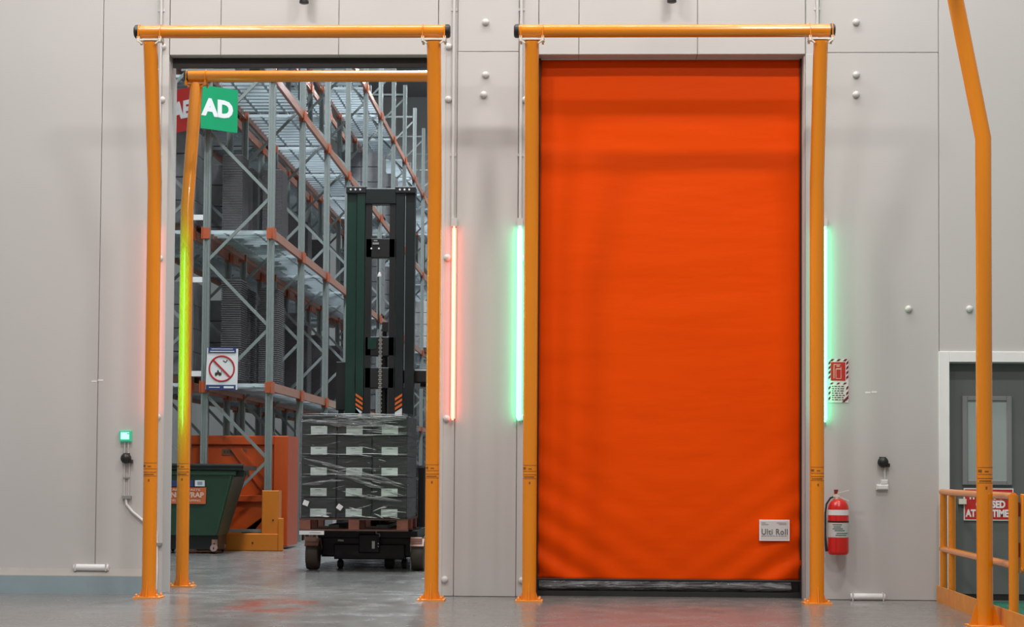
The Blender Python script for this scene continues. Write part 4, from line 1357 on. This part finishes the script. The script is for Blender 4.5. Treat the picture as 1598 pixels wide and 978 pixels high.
# stretch film round the load
fm = MB()
vs, fs = [], []
loop = []
for i in range(33):
    loop.append((px0 - 0.004 + (px1 - px0 + 0.008) * i / 32, py0 + 0.002, 0, -1))
for i in range(1, 25):
    loop.append((px1 + 0.006, py0 + 0.002 + (py1 - py0) * i / 24, 1, 0))
for i in range(1, 25):
    loop.append((px1 - (px1 - px0) * i / 24, py1 + 0.004, 0, 1))
for i in range(1, 24):
    loop.append((px0 - 0.006, py1 - (py1 - py0) * i / 24, -1, 0))
NL = len(loop)
NV = 120
for jv in range(NV + 1):
    z = 0.61 + (1.845 - 0.61) * jv / NV
    for (x, y, nx, ny) in loop:
        s_ = x * 1.5 + y * 1.5
        rid = max(0.0, noise.noise(Vector((s_ * 1.1, (z + 0.09 * math.sin(s_ * 1.7)) * 30, 11))) - 0.05) * max(0.0, noise.noise(Vector((s_ * 1.3, z * 3.0, 21))) + 0.10 + 0.35 * max(0, (z - 1.45) / 0.4))
        d = 0.004 + 0.05 * rid + 0.007 * abs(noise.noise(Vector((s_ * 1.3, z * 7 + s_ * 0.8, 1)))) + 0.006 * abs(noise.noise(Vector((s_ * 4, z * 16 - s_, 7))))
        if jv == 0:
            z_ = z + 0.03 * noise.noise(Vector((s_ * 5, 0, 3)))
        else:
            z_ = z
        vs.append((x + nx * d, y + ny * d, z_))
for jv in range(NV):
    for i in range(NL):
        i2 = (i + 1) % NL
        fs.append((jv * NL + i, jv * NL + i2, (jv + 1) * NL + i2, (jv + 1) * NL + i))
film = tag(fm.add(vs, fs).build('stretch_film', M_FILM, None, True), 'clear wrinkled stretch film wound round the carton load', 'film')
# bunched film folds: wavy ribbons, their whiteness stands in for glints of light
random.seed(23)
M_FOLDGLINT = pmat('bunched_film_glint', (0.78, 0.80, 0.80), 0.2, vary=0.3, scale=25)
M_VEIL = film_material('layered_film', (0.50, 0.52, 0.52), 0.35, 0.2)
fo, ve = MB(), MB()


def ribbon(m, x, z, L_, slope, w, yy, k=14, wave=0.008):
    ph = random.uniform(0, 50)
    v = []
    for i in range(k + 1):
        u = i / k
        xx = x + L_ * u
        zz = z + slope * L_ * u + wave * noise.noise(Vector((u * 5 * L_ + ph, ph, 0)))
        ww = w * (0.15 + 0.85 * math.sin(PI * u) ** 0.6) * (0.7 + 0.6 * noise.noise(Vector((u * 9, ph, 4))))
        v += [(xx, yy, zz - ww / 2), (xx, yy - 0.006 - ww * 0.25, zz), (xx, yy, zz + ww / 2)]
    f = []
    for i in range(k):
        q = i * 3
        f += [(q, q + 3, q + 4, q + 1), (q + 1, q + 4, q + 5, q + 2)]
    m.add(v, f)


FY = py0 - 0.008
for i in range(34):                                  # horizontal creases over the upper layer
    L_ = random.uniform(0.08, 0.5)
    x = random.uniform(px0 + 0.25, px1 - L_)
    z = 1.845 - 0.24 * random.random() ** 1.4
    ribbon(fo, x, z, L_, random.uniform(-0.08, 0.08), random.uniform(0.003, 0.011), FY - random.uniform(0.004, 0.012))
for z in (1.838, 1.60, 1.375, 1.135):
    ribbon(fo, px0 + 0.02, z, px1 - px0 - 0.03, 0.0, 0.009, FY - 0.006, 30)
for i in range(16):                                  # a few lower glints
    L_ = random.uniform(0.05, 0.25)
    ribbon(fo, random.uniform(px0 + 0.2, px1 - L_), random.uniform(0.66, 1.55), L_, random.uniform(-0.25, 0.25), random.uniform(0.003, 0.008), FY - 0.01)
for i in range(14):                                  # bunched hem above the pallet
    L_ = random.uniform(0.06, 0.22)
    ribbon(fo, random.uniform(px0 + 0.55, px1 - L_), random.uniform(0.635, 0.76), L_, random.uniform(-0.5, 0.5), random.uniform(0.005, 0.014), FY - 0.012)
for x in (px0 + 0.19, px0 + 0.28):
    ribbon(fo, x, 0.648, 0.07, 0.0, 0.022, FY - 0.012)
fo.build('bunched_fold_glint', M_FOLDGLINT, film, True)['kind'] = 'stuff'
for x, z, L_, sl_, w in ((px0 + 0.02, 1.33, 1.2, -0.26, 0.07), (px0 + 0.10, 1.24, 1.12, -0.22, 0.05), (px0 + 0.3, 1.17, 0.92, -0.30, 0.06), (px0 + 0.02, 1.02, 0.5, 0.10, 0.05), (px0 + 0.5, 0.93, 0.7, -0.16, 0.05),
                      (px0 + 0.02, 1.75, 1.1, -0.05, 0.09), (px0 + 0.4, 1.80, 0.84, -0.02, 0.06)):
    ribbon(ve, x, z, L_, sl_, w, FY - 0.004, 24, 0.02)
ve.build('film_overlap', M_VEIL, film, True)['kind'] = 'stuff'

# little green lamps on a far rack beam
t = thing('indicator_lamp', 'pair of small green lamps on the far rack beam above the wrapped load', 'indicator lamp', (-4.2, 18.0, 2.2))
MB().box(-4.445, -4.0, 18.03, 18.06, 2.36, 2.56).build('case', M_GREYMET, t)
for x in (-4.27, -4.10):
    MB().box(x - 0.055, x + 0.055, 18.0, 18.03, 2.40, 2.51).build('lens', M_SCREEN, t)
